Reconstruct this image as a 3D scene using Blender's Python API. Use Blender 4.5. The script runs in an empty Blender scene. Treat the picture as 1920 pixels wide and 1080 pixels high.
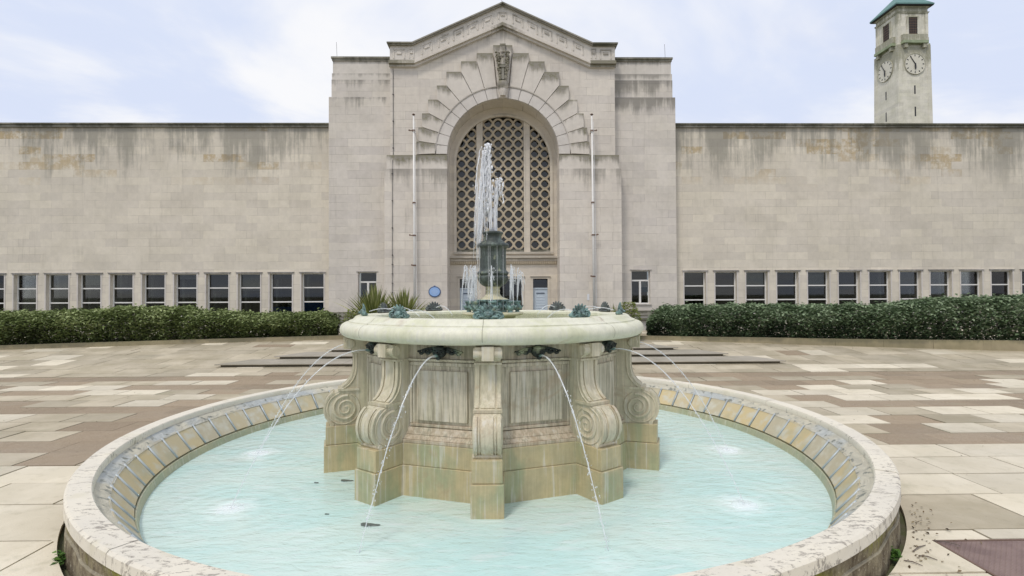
import bpy, math, random
from mathutils import Vector, Matrix
from mathutils.geometry import tessellate_polygon
random.seed(7)
R = math.radians
PI = math.pi
scene = bpy.context.scene
COL = scene.collection

# ------------------------------------------------------------------ camera
FPX, CPITCH, CROLL, CYAW, CZ = 991.6, 0.014, -0.0047, -0.0167, 1.605

def ray(px, py):
    x = (px - 960) / FPX
    z = -(py - 540) / FPX
    c, s = math.cos(CROLL), math.sin(CROLL)
    x, z = c * x - s * z, s * x + c * z
    y = 1.0
    c, s = math.cos(CPITCH), math.sin(CPITCH)
    y, z = c * y - s * z, s * y + c * z
    c, s = math.cos(CYAW), math.sin(CYAW)
    x, y = c * x - s * y, s * x + c * y
    return x, y, z

def P(px, py, Y):
    x, y, z = ray(px, py)
    return x / y * Y, CZ + z / y * Y

def PX(px, Y, py=400): return P(px, py, Y)[0]
def PZ(py, Y, px=944): return P(px, py, Y)[1]

def rvec(x, y, z):
    c, s = math.cos(CROLL), math.sin(CROLL)
    x, z = c * x - s * z, s * x + c * z
    c, s = math.cos(CPITCH), math.sin(CPITCH)
    y, z = c * y - s * z, s * y + c * z
    c, s = math.cos(CYAW), math.sin(CYAW)
    x, y = c * x - s * y, s * x + c * y
    return Vector((x, y, z))

cam = bpy.data.cameras.new("camera")
cam.sensor_width = 36
cam.lens = 36 * FPX / 1920
cam.clip_start = 0.05
cam.clip_end = 3000
camo = bpy.data.objects.new("camera", cam)
COL.objects.link(camo)
r_, u_, f_ = rvec(1, 0, 0), rvec(0, 0, 1), rvec(0, 1, 0)
m = Matrix((r_, u_, -f_)).transposed().to_4x4()
m.translation = Vector((0, 0, CZ))
camo.matrix_world = m
scene.camera = camo

# ------------------------------------------------------------------ mesh builder
class MB:
    def __init__(s):
        s.v = []; s.f = []; s.td = []; s.ft = []; s.cur = None; s.tint = 0.5
    def begin(s): s.cur = len(s.v)
    def end(s, top=None):
        zs = [p[2] for p in s.v[s.cur:]]
        if not zs: return
        t = max(zs) if top is None else top
        s.td += [t - z for z in zs]
    def face(s, idx): s.f.append(tuple(idx)); s.ft.append(s.tint)
    def poly_prism(s, pts, y0, y1, top=None, M=None):
        """pts in (x,z); extruded from y0 (front) to y1"""
        s.begin(); b = len(s.v); n = len(pts)
        a = sum(pts[i][0] * pts[(i + 1) % n][1] - pts[(i + 1) % n][0] * pts[i][1] for i in range(n))
        if a < 0: pts = pts[::-1]
        for y in (y0, y1):
            for x, z in pts:
                s.v.append((x, y, z) if M is None else tuple(M @ Vector((x, y, z))))
        tr = tessellate_polygon([[Vector((x, z, 0)) for x, z in pts]]) if n > 4 else None
        if tr is None:
            s.face([b + i for i in range(n)]); s.face([b + n + i for i in range(n - 1, -1, -1)])
        else:
            for t in tr:
                t = list(t)
                A, B, C = [pts[k] for k in t]
                if (B[0] - A[0]) * (C[1] - A[1]) - (C[0] - A[0]) * (B[1] - A[1]) < 0: t.reverse()
                s.face([b + k for k in t]); s.face([b + n + k for k in reversed(t)])
        for i in range(n):
            j = (i + 1) % n
            s.face((b + j, b + i, b + n + i, b + n + j))
        s.end(top)
    def slab(s, outer, holes, y0, y1, top=None):
        s.begin(); b = len(s.v)
        loops = [outer] + holes
        allp = [p for l in loops for p in l]; N = len(allp)
        for y in (y0, y1):
            for x, z in allp: s.v.append((x, y, z))
        for t in tessellate_polygon([[Vector((x, z, 0)) for x, z in l] for l in loops]):
            t = list(t); A, B, C = [allp[k] for k in t]
            if (B[0] - A[0]) * (C[1] - A[1]) - (C[0] - A[0]) * (B[1] - A[1]) < 0: t.reverse()
            s.face([b + k for k in t]); s.face([b + N + k for k in reversed(t)])
        o = 0
        for li, l in enumerate(loops):
            n = len(l)
            a = sum(l[i][0] * l[(i + 1) % n][1] - l[(i + 1) % n][0] * l[i][1] for i in range(n))
            ccw = (a > 0) == (li == 0)
            for i in range(n):
                j = (i + 1) % n
                q = (b + o + j, b + o + i, b + N + o + i, b + N + o + j)
                s.face(q if ccw else q[::-1])
            o += n
        s.end(top)
    def box(s, x0, x1, y0, y1, z0, z1, top=None, M=None):
        s.poly_prism([(x0, z0), (x1, z0), (x1, z1), (x0, z1)], y0, y1, top, M)
    def hexa(s, pts, top=None):
        s.begin(); b = len(s.v); s.v += [tuple(p) for p in pts]
        for q in ((0, 3, 2, 1), (4, 5, 6, 7), (0, 1, 5, 4), (1, 2, 6, 5), (2, 3, 7, 6), (3, 0, 4, 7)):
            s.face([b + k for k in q])
        s.end(top)
    def lathe(s, prof, n=64, c=(0, 0), a0=0.0, a1=2 * PI, top=None, wob=None):
        """profile list of (r,z), top to bottom on the outside (normals outward)"""
        s.begin(); b = len(s.v); full = abs(a1 - a0 - 2 * PI) < 1e-6
        m_ = n if full else n + 1; k = len(prof)
        for i in range(m_):
            a = a0 + (a1 - a0) * i / n; ca, sa = math.cos(a), math.sin(a)
            for r, z in prof:
                if wob: r = r + wob(a, z)
                s.v.append((c[0] + r * ca, c[1] + r * sa, z))
        for i in range(n):
            j = (i + 1) % m_
            for t in range(k - 1):
                s.face((b + i * k + t, b + i * k + t + 1, b + j * k + t + 1, b + j * k + t))
        if not full:
            s.face([b + t for t in range(k)][::-1]); s.face([b + n * k + t for t in range(k)])
        s.end(top)
    def tube(s, pts, rad, n=8, cap=True):
        s.begin(); b = len(s.v); pts = [Vector(p) for p in pts]; L = len(pts)
        if not hasattr(rad, '__len__'): rad = [rad] * L
        up = Vector((0, 0, 1))
        for i, p in enumerate(pts):
            d = (pts[min(i + 1, L - 1)] - pts[max(i - 1, 0)])
            d = d.normalized() if d.length > 1e-9 else Vector((0, 0, 1))
            if i == 0:
                u = d.cross(up if abs(d.z) < .9 else Vector((1, 0, 0))).normalized()
            else:
                u = (u - d * u.dot(d)); u = u.normalized() if u.length > 1e-6 else d.orthogonal().normalized()
            w = d.cross(u)
            for k in range(n):
                a = 2 * PI * k / n
                s.v.append(tuple(p + (u * math.cos(a) + w * math.sin(a)) * rad[i]))
        for i in range(L - 1):
            for k in range(n):
                q = (k + 1) % n
                s.face((b + i * n + k, b + i * n + q, b + (i + 1) * n + q, b + (i + 1) * n + k))
        if cap:
            s.face([b + k for k in range(n)][::-1]); s.face([b + (L - 1) * n + k for k in range(n)])
        s.end()
    def ell(s, c, ax, M=None, nu=10, nv=6):
        """ellipsoid with semi-axes ax (3) rotated by M"""
        s.begin(); b = len(s.v); c = Vector(c)
        def put(x, y, z):
            q = Vector((x * ax[0], y * ax[1], z * ax[2]))
            if M is not None: q = M @ q
            s.v.append(tuple(c + q))
        put(0, 0, 1)
        for i in range(1, nv):
            t = PI * i / nv
            for j in range(nu):
                a = 2 * PI * j / nu; put(math.sin(t) * math.cos(a), math.sin(t) * math.sin(a), math.cos(t))
        put(0, 0, -1); e = len(s.v) - 1
        for j in range(nu):
            k = (j + 1) % nu
            s.face((b, b + 1 + j, b + 1 + k)); s.face((e, b + 1 + (nv - 2) * nu + k, b + 1 + (nv - 2) * nu + j))
            for i in range(nv - 2):
                s.face((b + 1 + i * nu + j, b + 1 + (i + 1) * nu + j, b + 1 + (i + 1) * nu + k, b + 1 + i * nu + k))
        s.end()
    def build(s, name, mat, parent=None, smooth=False, bevel=0, loc=None, rotz=None, ang=30):
        me = bpy.data.meshes.new(name)
        me.from_pydata(s.v, [], s.f)
        at = me.attributes.new("topd", 'FLOAT', 'POINT'); at.data.foreach_set("value", s.td)
        at = me.attributes.new("tint", 'FLOAT', 'FACE'); at.data.foreach_set("value", s.ft)
        if smooth:
            me.polygons.foreach_set("use_smooth", [True] * len(me.polygons))
            if smooth != 'all':
                me.set_sharp_from_angle(angle=R(40))
        me.materials.append(mat)
        me.update()
        o = bpy.data.objects.new(name, me); COL.objects.link(o)
        if parent is not None: o.parent = parent
        if loc is not None: o.location = loc
        if rotz is not None: o.rotation_euler = (0, 0, rotz)
        if bevel:
            md = o.modifiers.new("bevel", 'BEVEL'); md.width = bevel; md.segments = 2
            md.limit_method = 'ANGLE'; md.angle_limit = R(ang)
            md.harden_normals = False
        return o

def tag(o, label=None, cat=None, group=None, kind=None):
    if label: o['label'] = label
    if cat: o['category'] = cat
    if group: o['group'] = group
    if kind: o['kind'] = kind
    return o
def empty(name, loc=(0, 0, 0), rz=0):
    o = bpy.data.objects.new(name, None); COL.objects.link(o)
    o.location = loc; o.rotation_euler = (0, 0, rz); o.empty_display_size = .2
    return o
def cp(o, parent=None, rotz=None, loc=None):
    c = o.copy(); COL.objects.link(c)
    if parent is not None: c.parent = parent
    if rotz is not None: c.rotation_euler = (0, 0, rotz)
    if loc is not None: c.location = loc
    for ch in list(o.children):
        if ch.name.split('.')[0]:
            cc = ch.copy(); COL.objects.link(cc); cc.parent = c
    return c

# ------------------------------------------------------------------ node graph helper
class G:
    def __init__(s, name):
        s.mat = bpy.data.materials.new(name); s.mat.use_nodes = True
        s.nt = s.mat.node_tree; s.nt.nodes.clear()
        s.out = s.nt.nodes.new('ShaderNodeOutputMaterial')
    def _in(s, sock, v):
        if isinstance(v, bpy.types.NodeSocket): s.nt.links.new(v, sock)
        elif v is not None:
            if hasattr(sock.default_value, '__len__'):
                if not hasattr(v, '__len__'): v = (v, v, v)
                v = tuple(v)
                if len(sock.default_value) == 4 and len(v) == 3: v = v + (1,)
            sock.default_value = v
    def n(s, typ, outn=0, props=None, **ins):
        nd = s.nt.nodes.new(typ)
        for k, v in (props or {}).items(): setattr(nd, k, v)
        for k, v in ins.items():
            k2 = int(k[1:]) if k[0] == 'i' and k[1:].isdigit() else k.replace('_', ' ')
            s._in(nd.inputs[k2], v)
        return nd.outputs[outn]
    def m(s, op, a, b=None, c=None, clamp=False):
        nd = s.nt.nodes.new('ShaderNodeMath'); nd.operation = op; nd.use_clamp = clamp
        for i, v in enumerate((a, b, c)):
            if v is not None: s._in(nd.inputs[i], v)
        return nd.outputs[0]
    def noise(s, vec, scale, detail=3, rough=.55, dist=0, out=0):
        nd = s.nt.nodes.new('ShaderNodeTexNoise'); s._in(nd.inputs['Vector'], vec)
        nd.inputs['Scale'].default_value = scale; nd.inputs['Detail'].default_value = detail
        nd.inputs['Roughness'].default_value = rough; nd.inputs['Distortion'].default_value = dist
        return nd.outputs[out]
    def scale(s, vec, v):
        nd = s.nt.nodes.new('ShaderNodeVectorMath'); nd.operation = 'MULTIPLY'
        s._in(nd.inputs[0], vec); nd.inputs[1].default_value = v; return nd.outputs[0]
    def ss(s, x, a, b):
        nd = s.nt.nodes.new('ShaderNodeMapRange'); nd.interpolation_type = 'SMOOTHSTEP'
        s._in(nd.inputs[0], x); nd.inputs[1].default_value = a; nd.inputs[2].default_value = b
        nd.inputs[3].default_value = 0; nd.inputs[4].default_value = 1
        return nd.outputs[0]
    def mix(s, f, a, b, mode='MIX'):
        nd = s.nt.nodes.new('ShaderNodeMix'); nd.data_type = 'RGBA'; nd.blend_type = mode
        s._in(nd.inputs[0], f); s._in(nd.inputs[6], a); s._in(nd.inputs[7], b)
        return nd.outputs[2]
    def attr(s, name, out='Fac'):
        nd = s.nt.nodes.new('ShaderNodeAttribute'); nd.attribute_name = name; return nd.outputs[out]
    def pos(s): return s.nt.nodes.new('ShaderNodeNewGeometry').outputs['Position']
    def xyz(s, v):
        nd = s.nt.nodes.new('ShaderNodeSeparateXYZ'); s._in(nd.inputs[0], v); return nd.outputs
    def comb(s, x, y, z):
        nd = s.nt.nodes.new('ShaderNodeCombineXYZ')
        for i, v in enumerate((x, y, z)): s._in(nd.inputs[i], v)
        return nd.outputs[0]
    def bump(s, h, strength=.3, dist=.01):
        nd = s.nt.nodes.new('ShaderNodeBump'); s._in(nd.inputs['Height'], h)
        nd.inputs['Strength'].default_value = strength; nd.inputs['Distance'].default_value = dist
        return nd.outputs[0]
    def bsdf(s, col, rough=.8, normal=None, metal=0, spec=.4, **kw):
        nd = s.nt.nodes.new('ShaderNodeBsdfPrincipled')
        s._in(nd.inputs['Base Color'], col); s._in(nd.inputs['Roughness'], rough)
        nd.inputs['Metallic'].default_value = metal
        nd.inputs['Specular IOR Level'].default_value = spec
        if normal is not None: s._in(nd.inputs['Normal'], normal)
        for k, v in kw.items(): s._in(nd.inputs[k.replace('_', ' ')], v)
        return nd.outputs[0]
    def fin(s, sh): s.nt.links.new(sh, s.out.inputs['Surface']); return s.mat

def sc(r, g, b):
    f = lambda c: (c / 255 / 12.92) if c / 255 <= .04045 else ((c / 255 + .055) / 1.055) ** 2.4
    return (f(r), f(g), f(b))

def stone(name, base, alt, stain=(.09, .085, .07), slen=.5, sstr=.8, blocks=None, jdark=.55,
          moss=0.0, mosscol=(.10, .11, .03), ochre=0.0, ochrecol=(.50, .385, .22), bmp=.35, mott=.5,
          streak=.25, sthr=.5, rough=.85, horiz=False):
    g = G(name); p = g.pos(); x, y, z = g.xyz(p)
    big = g.noise(p, .7, 5, .6)
    med = g.noise(p, 5, 5, .6)
    fine = g.noise(p, 60, 4, .7)
    st = g.noise(g.scale(p, (5.5, 5.5, .35)), 1, 5, .6)
    st2 = g.noise(g.scale(p, (18, 18, 1.1)), 1, 3, .6)
    col = g.mix(g.ss(big, .35, .65), base, alt)
    if blocks:
        bw, bh = blocks
        row = g.m('FLOOR', g.m('DIVIDE', z, bh))
        xs = g.m('ADD', g.m('DIVIDE', x, bw), g.m('MULTIPLY', row, .5))
        bx = g.m('FLOOR', xs)
        wn = g.n('ShaderNodeTexWhiteNoise', 0, {'noise_dimensions': '2D'}, Vector=g.comb(bx, row, 0))
        tint = g.m('ADD', .925, g.m('MULTIPLY', wn, .125))
        col = g.mix(1.0, col, g.comb(tint, tint, g.m('ADD', g.m('MULTIPLY', tint, .8), .195)), 'MULTIPLY')
        if ochre:
            on = g.noise(g.comb(g.m('MULTIPLY', bx, .33), g.m('MULTIPLY', row, .5), 3.3), 1, 2, .5)
            om = g.m('MULTIPLY', g.ss(g.m('ADD', on, g.m('MULTIPLY', wn, .08)), .575, .63),
                     g.m('MULTIPLY', g.ss(g.attr('topd'), 3.2, 1.2), g.ss(g.noise(p, 3.1, 5, .7), .36, .58)))
            col = g.mix(g.m('MULTIPLY', om, ochre), col, ochrecol)
        fx = g.m('FRACT', xs); fz = g.m('FRACT', g.m('DIVIDE', z, bh))
        jx = g.m('LESS_THAN', fx, .012 / bw * 1.0); jz = g.m('LESS_THAN', fz, .014 / bh)
        if not horiz: j = g.m('MAXIMUM', jx, jz)
        else: j = jz
        jm = g.m('MULTIPLY', j, g.m('MULTIPLY', g.ss(g.noise(p, 1.3, 3), .38, .62), jdark))
        col = g.mix(jm, col, g.mix(1.0, col, (.42, .40, .37), 'MULTIPLY'))
    blotch = g.noise(g.scale(p, (.45, .45, .75)), 1, 6, .65)
    col = g.mix(g.m('MULTIPLY', g.ss(blotch, .48, .68), .20), col, g.mix(1.0, col, (.74, .73, .70), 'MULTIPLY'))
    # soft mottling
    v = g.m('ADD', 1 - mott * .25, g.m('MULTIPLY', med, mott * .5))
    col = g.mix(1.0, col, g.comb(v, v, v), 'MULTIPLY')
    # rain streaks all over
    sm = g.m('MULTIPLY', g.ss(st, .5, .75), g.m('MULTIPLY', g.ss(st2, .35, .7), streak))
    col = g.mix(sm, col, g.mix(1.0, col, (.5, .5, .46), 'MULTIPLY'))
    # grime that starts at each top edge and runs down
    td = g.attr('topd')
    lowx = g.noise(g.scale(p, (.55, .55, .12)), 1, 3, .6)
    lowx2 = g.noise(g.scale(p, (1.6, 1.6, .5)), 1, 4, .65)
    thr = g.m('ADD', g.m('MULTIPLY', g.m('DIVIDE', td, slen, None, True), .42), sthr - .20)
    thr = g.m('SUBTRACT', thr, g.m('MULTIPLY', g.m('SUBTRACT', lowx, .5), .95))
    thr = g.m('SUBTRACT', thr, g.m('MULTIPLY', g.m('SUBTRACT', lowx2, .5), .35))
    blot = g.noise(g.scale(p, (1.3, 1.3, .9)), 1, 6, .68)
    gm = g.m('SUBTRACT', g.m('ADD', g.m('ADD', g.m('MULTIPLY', st, .50), g.m('MULTIPLY', st2, .12)), g.m('MULTIPLY', blot, .38)), thr)
    gm = g.m('MULTIPLY', g.ss(gm, -.04, .20), g.ss(td, slen * 1.0, slen * .3))
    gm = g.m('MULTIPLY', gm, sstr)
    col = g.mix(gm, col, stain)
    if moss:
        mm = g.m('MULTIPLY', g.ss(g.noise(p, 6, 5, .7), .45, .65), g.m('MULTIPLY', gm, moss * 1.6), None, True)
        mm2 = g.m('MULTIPLY', g.ss(g.m('ADD', td, g.m('MULTIPLY', med, .08)), .16, .05), moss * .8)
        col = g.mix(g.m('MAXIMUM', mm, mm2), col, mosscol)
    h = g.m('ADD', g.m('MULTIPLY', fine, .5), med)
    return g.fin(g.bsdf(col, rough, g.bump(h, bmp, .012)))

WB = sc(206, 200, 189); WA = sc(197, 189, 174)
M = {}
M['wall_mid'] = stone('portland_stone', (.725, .67, .60), (.67, .615, .545), slen=1.4, sstr=.5, blocks=(1.1, .37), jdark=.6, streak=.38)
M['wall_corner'] = stone('corner_stone', (.69, .64, .58), (.63, .585, .52), slen=1.3, sstr=.65, blocks=(1.1, .37), jdark=.55, streak=.3, stain=(.12, .115, .10))
M['wall_wing'] = stone('wing_stone', (.72, .66, .56), (.665, .61, .51), slen=3.6, sstr=.62, sthr=.515, blocks=(1.0, .36), jdark=.45, ochre=.85, streak=.34, stain=(.20, .195, .165))
M['trim'] = stone('trim_stone', (.70, .65, .585), (.64, .59, .525), slen=.7, sstr=.66, moss=.50, mosscol=(.16, .155, .055), sthr=.42, stain=(.13, .12, .095))
M['trim_plain'] = stone('trim_plain_stone', (.69, .65, .605), (.62, .58, .535), slen=.15, sstr=.4)
M['frieze'] = stone('frieze_stone', (.70, .655, .595), (.63, .59, .53), slen=.5, sstr=.5, streak=.35)
M['ledge'] = stone('dark_ledge_stone', (.38, .36, .31), (.28, .265, .225), slen=.25, sstr=.8, moss=.3)
M['recess'] = stone('recess_stone', (.70, .635, .54), (.64, .58, .49), slen=.3, sstr=.3, streak=.1, blocks=(1.0, .37), jdark=.3)
M['tracery'] = stone('tracery_stone', (.56, .48, .36), (.48, .41, .30), slen=.1, sstr=.1, mott=.4)
M['tower'] = stone('tower_stone', (.78, .745, .64), (.68, .655, .54), slen=6, sstr=.7, blocks=(1.3, .5), jdark=.5, moss=.5, mosscol=(.30, .30, .16), streak=.4, stain=(.25, .245, .18))

def simple(name, col, rough=.6, metal=0, spec=.5, var=.12, scale=8, bmp=.1):
    g = G(name); p = g.pos(); nz = g.noise(p, scale, 4)
    v = g.m('ADD', 1 - var, g.m('MULTIPLY', nz, var * 2))
    c = g.mix(1.0, col, g.comb(v, v, v), 'MULTIPLY')
    return g.fin(g.bsdf(c, rough, g.bump(nz, bmp, .005), metal, spec))
M['white'] = simple('white_paint', (.78, .77, .74), .4)
M['reveal'] = simple('reveal_paint', (.50, .46, .40), .8, var=.2, scale=2)
M['door'] = simple('pale_blue_door_paint', (.52, .60, .68), .4)
M['doorline'] = simple('door_lettering', (.12, .15, .2), .5)
M['copper'] = simple('green_copper', (.12, .24, .22), .6, 0, .4, .25, 1.2)
M['darkmetal'] = simple('dark_metal', (.06, .06, .06), .5)
M['rust'] = simple('rusty_metal', (.16, .10, .07), .7)
M['clockface'] = simple('clock_face', (.70, .67, .56), .5, var=.05)
M['black'] = simple('black_paint', (.015, .015, .018), .5)
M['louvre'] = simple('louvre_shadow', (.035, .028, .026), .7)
M['plaque'] = simple('blue_plaque', (.30, .47, .78), .35, var=.06)
M['plaquerim'] = simple('plaque_rim', (.07, .12, .25), .4)
M['paper'] = simple('paper', (.75, .77, .8), .6)
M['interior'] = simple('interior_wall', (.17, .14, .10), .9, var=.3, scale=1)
M['interior2'] = simple('interior_partition', (.42, .42, .38), .9, var=.2)
M['interiorblue'] = simple('interior_blue', (.03, .09, .25), .6, var=.5, scale=3)
M['blind'] = simple('dim_blind', (.13, .125, .11), .9, var=.15)
M['tealboard'] = simple('teal_board', (.03, .16, .22), .6, var=.2)
def glass(name, tint=(.62, .64, .62)):
    g = G(name)
    fr = g.n('ShaderNodeFresnel', IOR=1.5)
    p = g.pos()
    gl = g.n('ShaderNodeBsdfGlossy', Color=(1, 1, 1), Roughness=.02)
    tr = g.n('ShaderNodeBsdfTransparent', Color=tint)
    mx = g.n('ShaderNodeMixShader', i0=fr, i1=tr, i2=gl)
    return g.fin(mx)
M['glass'] = glass('window_glass')

def bronze(name, dark=(.045, .055, .05), verd=(.14, .27, .25), thr=.5, streaky=True):
    g = G(name); p = g.pos()
    a = g.noise(g.scale(p, (13, 13, 3) if streaky else (20, 20, 20)), 1, 4, .65)
    b = g.noise(p, 45, 4, .7)
    f = g.ss(g.m('ADD', g.m('MULTIPLY', a, .7), g.m('MULTIPLY', b, .3)), thr - .12, thr + .16)
    c = g.mix(f, dark, verd)
    c = g.mix(g.ss(g.noise(p, 9, 3), .58, .75), c, (.30, .33, .22))
    return g.fin(g.bsdf(c, .5, g.bump(b, .4, .004), .1, .5))
M['bronze_dark'] = bronze('dark_bronze', (.018, .024, .022), (.05, .11, .10), .62)
M['bronze_rim'] = bronze('verdigris_bronze', (.05, .075, .07), (.24, .38, .36), .49, False)
M['bronze_shade'] = bronze('shaded_bronze', (.05, .055, .052), (.13, .16, .15), .52, False)  # darker copy of the rim bronze, shade coloured in for the rear shells
M['bronze_urn'] = bronze('urn_bronze', (.045, .056, .052), (.15, .19, .165), .53)

# wet fountain stone, greenish, streaked
def fstone(name, base, alt, green, gamt, streakdark=.55, streakamt=.6, rough=.55, band=None):
    g = G(name); p = g.pos(); x, y, z = g.xyz(p)
    big = g.noise(p, 3.2, 4, .6); med = g.noise(p, 14, 5, .65); fine = g.noise(p, 90, 3, .7)
    st = g.noise(g.scale(p, (26, 26, 1.3)), 1, 4, .6)
    st2 = g.noise(g.scale(p, (70, 70, 3.0)), 1, 3, .6)
    c = g.mix(g.ss(big, .35, .65), base, alt)
    c = g.mix(g.m('MULTIPLY', g.ss(g.noise(g.scale(p, (4, 4, 2)), 1, 4), .45, .65), gamt), c, green)
    s_ = g.m('MULTIPLY', g.ss(g.m('ADD', g.m('MULTIPLY', st, .55), g.m('MULTIPLY', st2, .45)), .45, .58), streakamt)
    c = g.mix(s_, c, g.mix(1.0, c, (streakdark, streakdark, streakdark * .97), 'MULTIPLY'))
    w = g.m('MULTIPLY', g.ss(st, .46, .34), .45)
    c = g.mix(w, c, (.62, .60, .55))
    c = g.mix(g.m('MULTIPLY', g.ss(g.noise(p, 2.8, 5, .65, .5), .57, .68), .42), c, (.40, .29, .18))
    if band:
        bz0, bz1, bc, ba = band
        bm = g.m('MULTIPLY', g.m('MULTIPLY', g.ss(z, bz0 - .04, bz0 + .02), g.ss(z, bz1 + .05, bz1)), g.m('MULTIPLY', g.ss(med, .35, .55), ba))
        c = g.mix(bm, c, bc)
    v = g.m('ADD', .8, g.m('MULTIPLY', med, .4)); c = g.mix(1.0, c, g.comb(v, v, v), 'MULTIPLY')
    h = g.m('ADD', g.m('MULTIPLY', fine, .4), med)
    return g.fin(g.bsdf(c, rough, g.bump(h, .3, .008)))
M['f_wall'] = fstone('streaked_fountain_stone', (.62, .555, .43), (.54, .49, .37), (.45, .43, .29), .35, .48, .72, band=(.33, .50, (.36, .26, .17), .45))
M['f_pier'] = fstone('buttress_stone', (.63, .565, .42), (.53, .485, .35), (.42, .42, .28), .4, .58, .4)
M['f_base'] = fstone('algae_stone', (.51, .425, .245), (.43, .375, .23), (.30, .36, .22), .6, .72, .3, rough=.4)
M['f_basin'] = fstone('basin_stone', (.72, .71, .58), (.66, .655, .51), (.56, .57, .37), .5, .75, .22)
M['f_disc'] = fstone('disc_stone', (.60, .56, .40), (.5, .48, .32), (.42, .42, .22), .4, .7, .4)


# coping: pale with black lichen specks towards the near side
def coping():
    g = G('pool_coping_stone'); p = g.pos(); x, y, z = g.xyz(p)
    big = g.noise(p, 1.6, 4); med = g.noise(p, 9, 5, .65)
    lich = g.noise(g.scale(p, (13, 34, 13)), 1, 6, .78, .3)
    lich2 = g.noise(p, 3.0, 4, .6)
    c = g.mix(g.ss(big, .35, .65), (.74, .69, .575), (.67, .63, .54))
    near = g.ss(y, 6.6, 3.2)
    left = g.ss(g.m('ADD', x, g.m('MULTIPLY', y, .9)), -1.2, 1.5)
    amt = g.m('SUBTRACT', g.m('ADD', g.m('MULTIPLY', near, .085), g.m('MULTIPLY', left, .05)), .055)
    t = g.m('ADD', g.m('ADD', lich, g.m('MULTIPLY', g.m('SUBTRACT', lich2, .5), .35)), amt)
    lm = g.m('MULTIPLY', g.ss(t, .60, .68), .72)
    c = g.mix(lm, c, (.20, .175, .15))
    c = g.mix(g.m('MULTIPLY', g.ss(g.noise(p, 4.3, 4), .55, .7), .25), c, (.5, .46, .3))
    h = g.m('ADD', med, g.m('MULTIPLY', lich, .6))
    return g.fin(g.bsdf(c, .85, g.bump(h, .45, .012)))
M['f_coping'] = coping()
def poolwall():
    g = G('mossy_pool_wall'); p = g.pos(); x, y, z = g.xyz(p)
    a = g.noise(g.scale(p, (9, 9, 5)), 1, 6, .7); b = g.noise(p, 40, 4, .7); s_ = g.noise(g.scale(p, (30, 30, 4)), 1, 3)
    c = g.mix(g.ss(a, .35, .62), (.10, .075, .045), (.27, .23, .15))
    c = g.mix(g.m('MULTIPLY', g.ss(b, .58, .68), .7), c, (.55, .5, .38))
    mo = g.m('MULTIPLY', g.ss(g.noise(p, 1.8, 3), .47, .6), g.m('MULTIPLY', g.ss(z, .10, .24), g.ss(s_, .3, .6)))
    c = g.mix(g.m('MULTIPLY', mo, .9), c, (.26, .26, .03))
    jz = g.m('LESS_THAN', g.m('ABSOLUTE', g.m('SUBTRACT', z, .13)), .006)
    c = g.mix(g.m('MULTIPLY', jz, .5), c, (.45, .42, .33))
    return g.fin(g.bsdf(c, .95, g.bump(g.m('ADD', a, g.m('MULTIPLY', b, .5)), .8, .03)))
M['poolwall'] = poolwall()
def tiles():
    g = G('lining_tiles'); p = g.pos(); t = g.attr('tint')
    c = g.mix(g.ss(t, 0, 1), (.48, .43, .31), (.58, .47, .26))
    c = g.mix(g.ss(g.noise(p, 7, 4), .45, .7), c, (.56, .54, .45))
    c = g.mix(g.m('MULTIPLY', g.ss(g.noise(p, 3, 3), .5, .65), .35), c, (.34, .35, .25))
    return g.fin(g.bsdf(c, .5, g.bump(g.noise(p, 40, 3), .3, .006)))
M['tiles'] = tiles()
def lead():
    g = G('lead_flashing'); p = g.pos()
    a = g.noise(g.scale(p, (6, 6, 20)), 1, 5, .65, .6)
    c = g.mix(g.ss(a, .35, .65), (.48, .46, .38), (.60, .57, .46))
    c = g.mix(g.ss(g.noise(p, .9, 3), .50, .58), c, g.mix(g.ss(a, .35, .65), (.40, .43, .43), (.52, .54, .52)))
    c = g.mix(g.ss(g.noise(p, 13, 4), .56, .66), c, (.22, .23, .20))
    return g.fin(g.bsdf(c, .55, g.bump(a, .9, .03), 0.1))
M['lead'] = lead()
M['joint'] = simple('joint_lead', (.45, .50, .52), .45, .2)
M['band'] = fstone('waterline_band', (.45, .43, .28), (.38, .39, .27), (.36, .40, .26), .6, .8, .3, rough=.4)

def poolfloor():
    g = G('turquoise_pool_paint'); p = g.pos()
    a = g.noise(p, .9, 5, .6, .5); b = g.noise(p, 4, 5, .65)
    c = g.mix(g.ss(a, .3, .7), (.56, .82, .78), (.66, .85, .76))
    c = g.mix(g.m('MULTIPLY', g.ss(b, .5, .7), .35), c, (.38, .58, .52))
    return g.fin(g.bsdf(c, .7, None))
M['poolfloor'] = poolfloor()

FX0, FY0, FAZ = -0.110, 5.744, -0.010
WZ = -0.083

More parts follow.
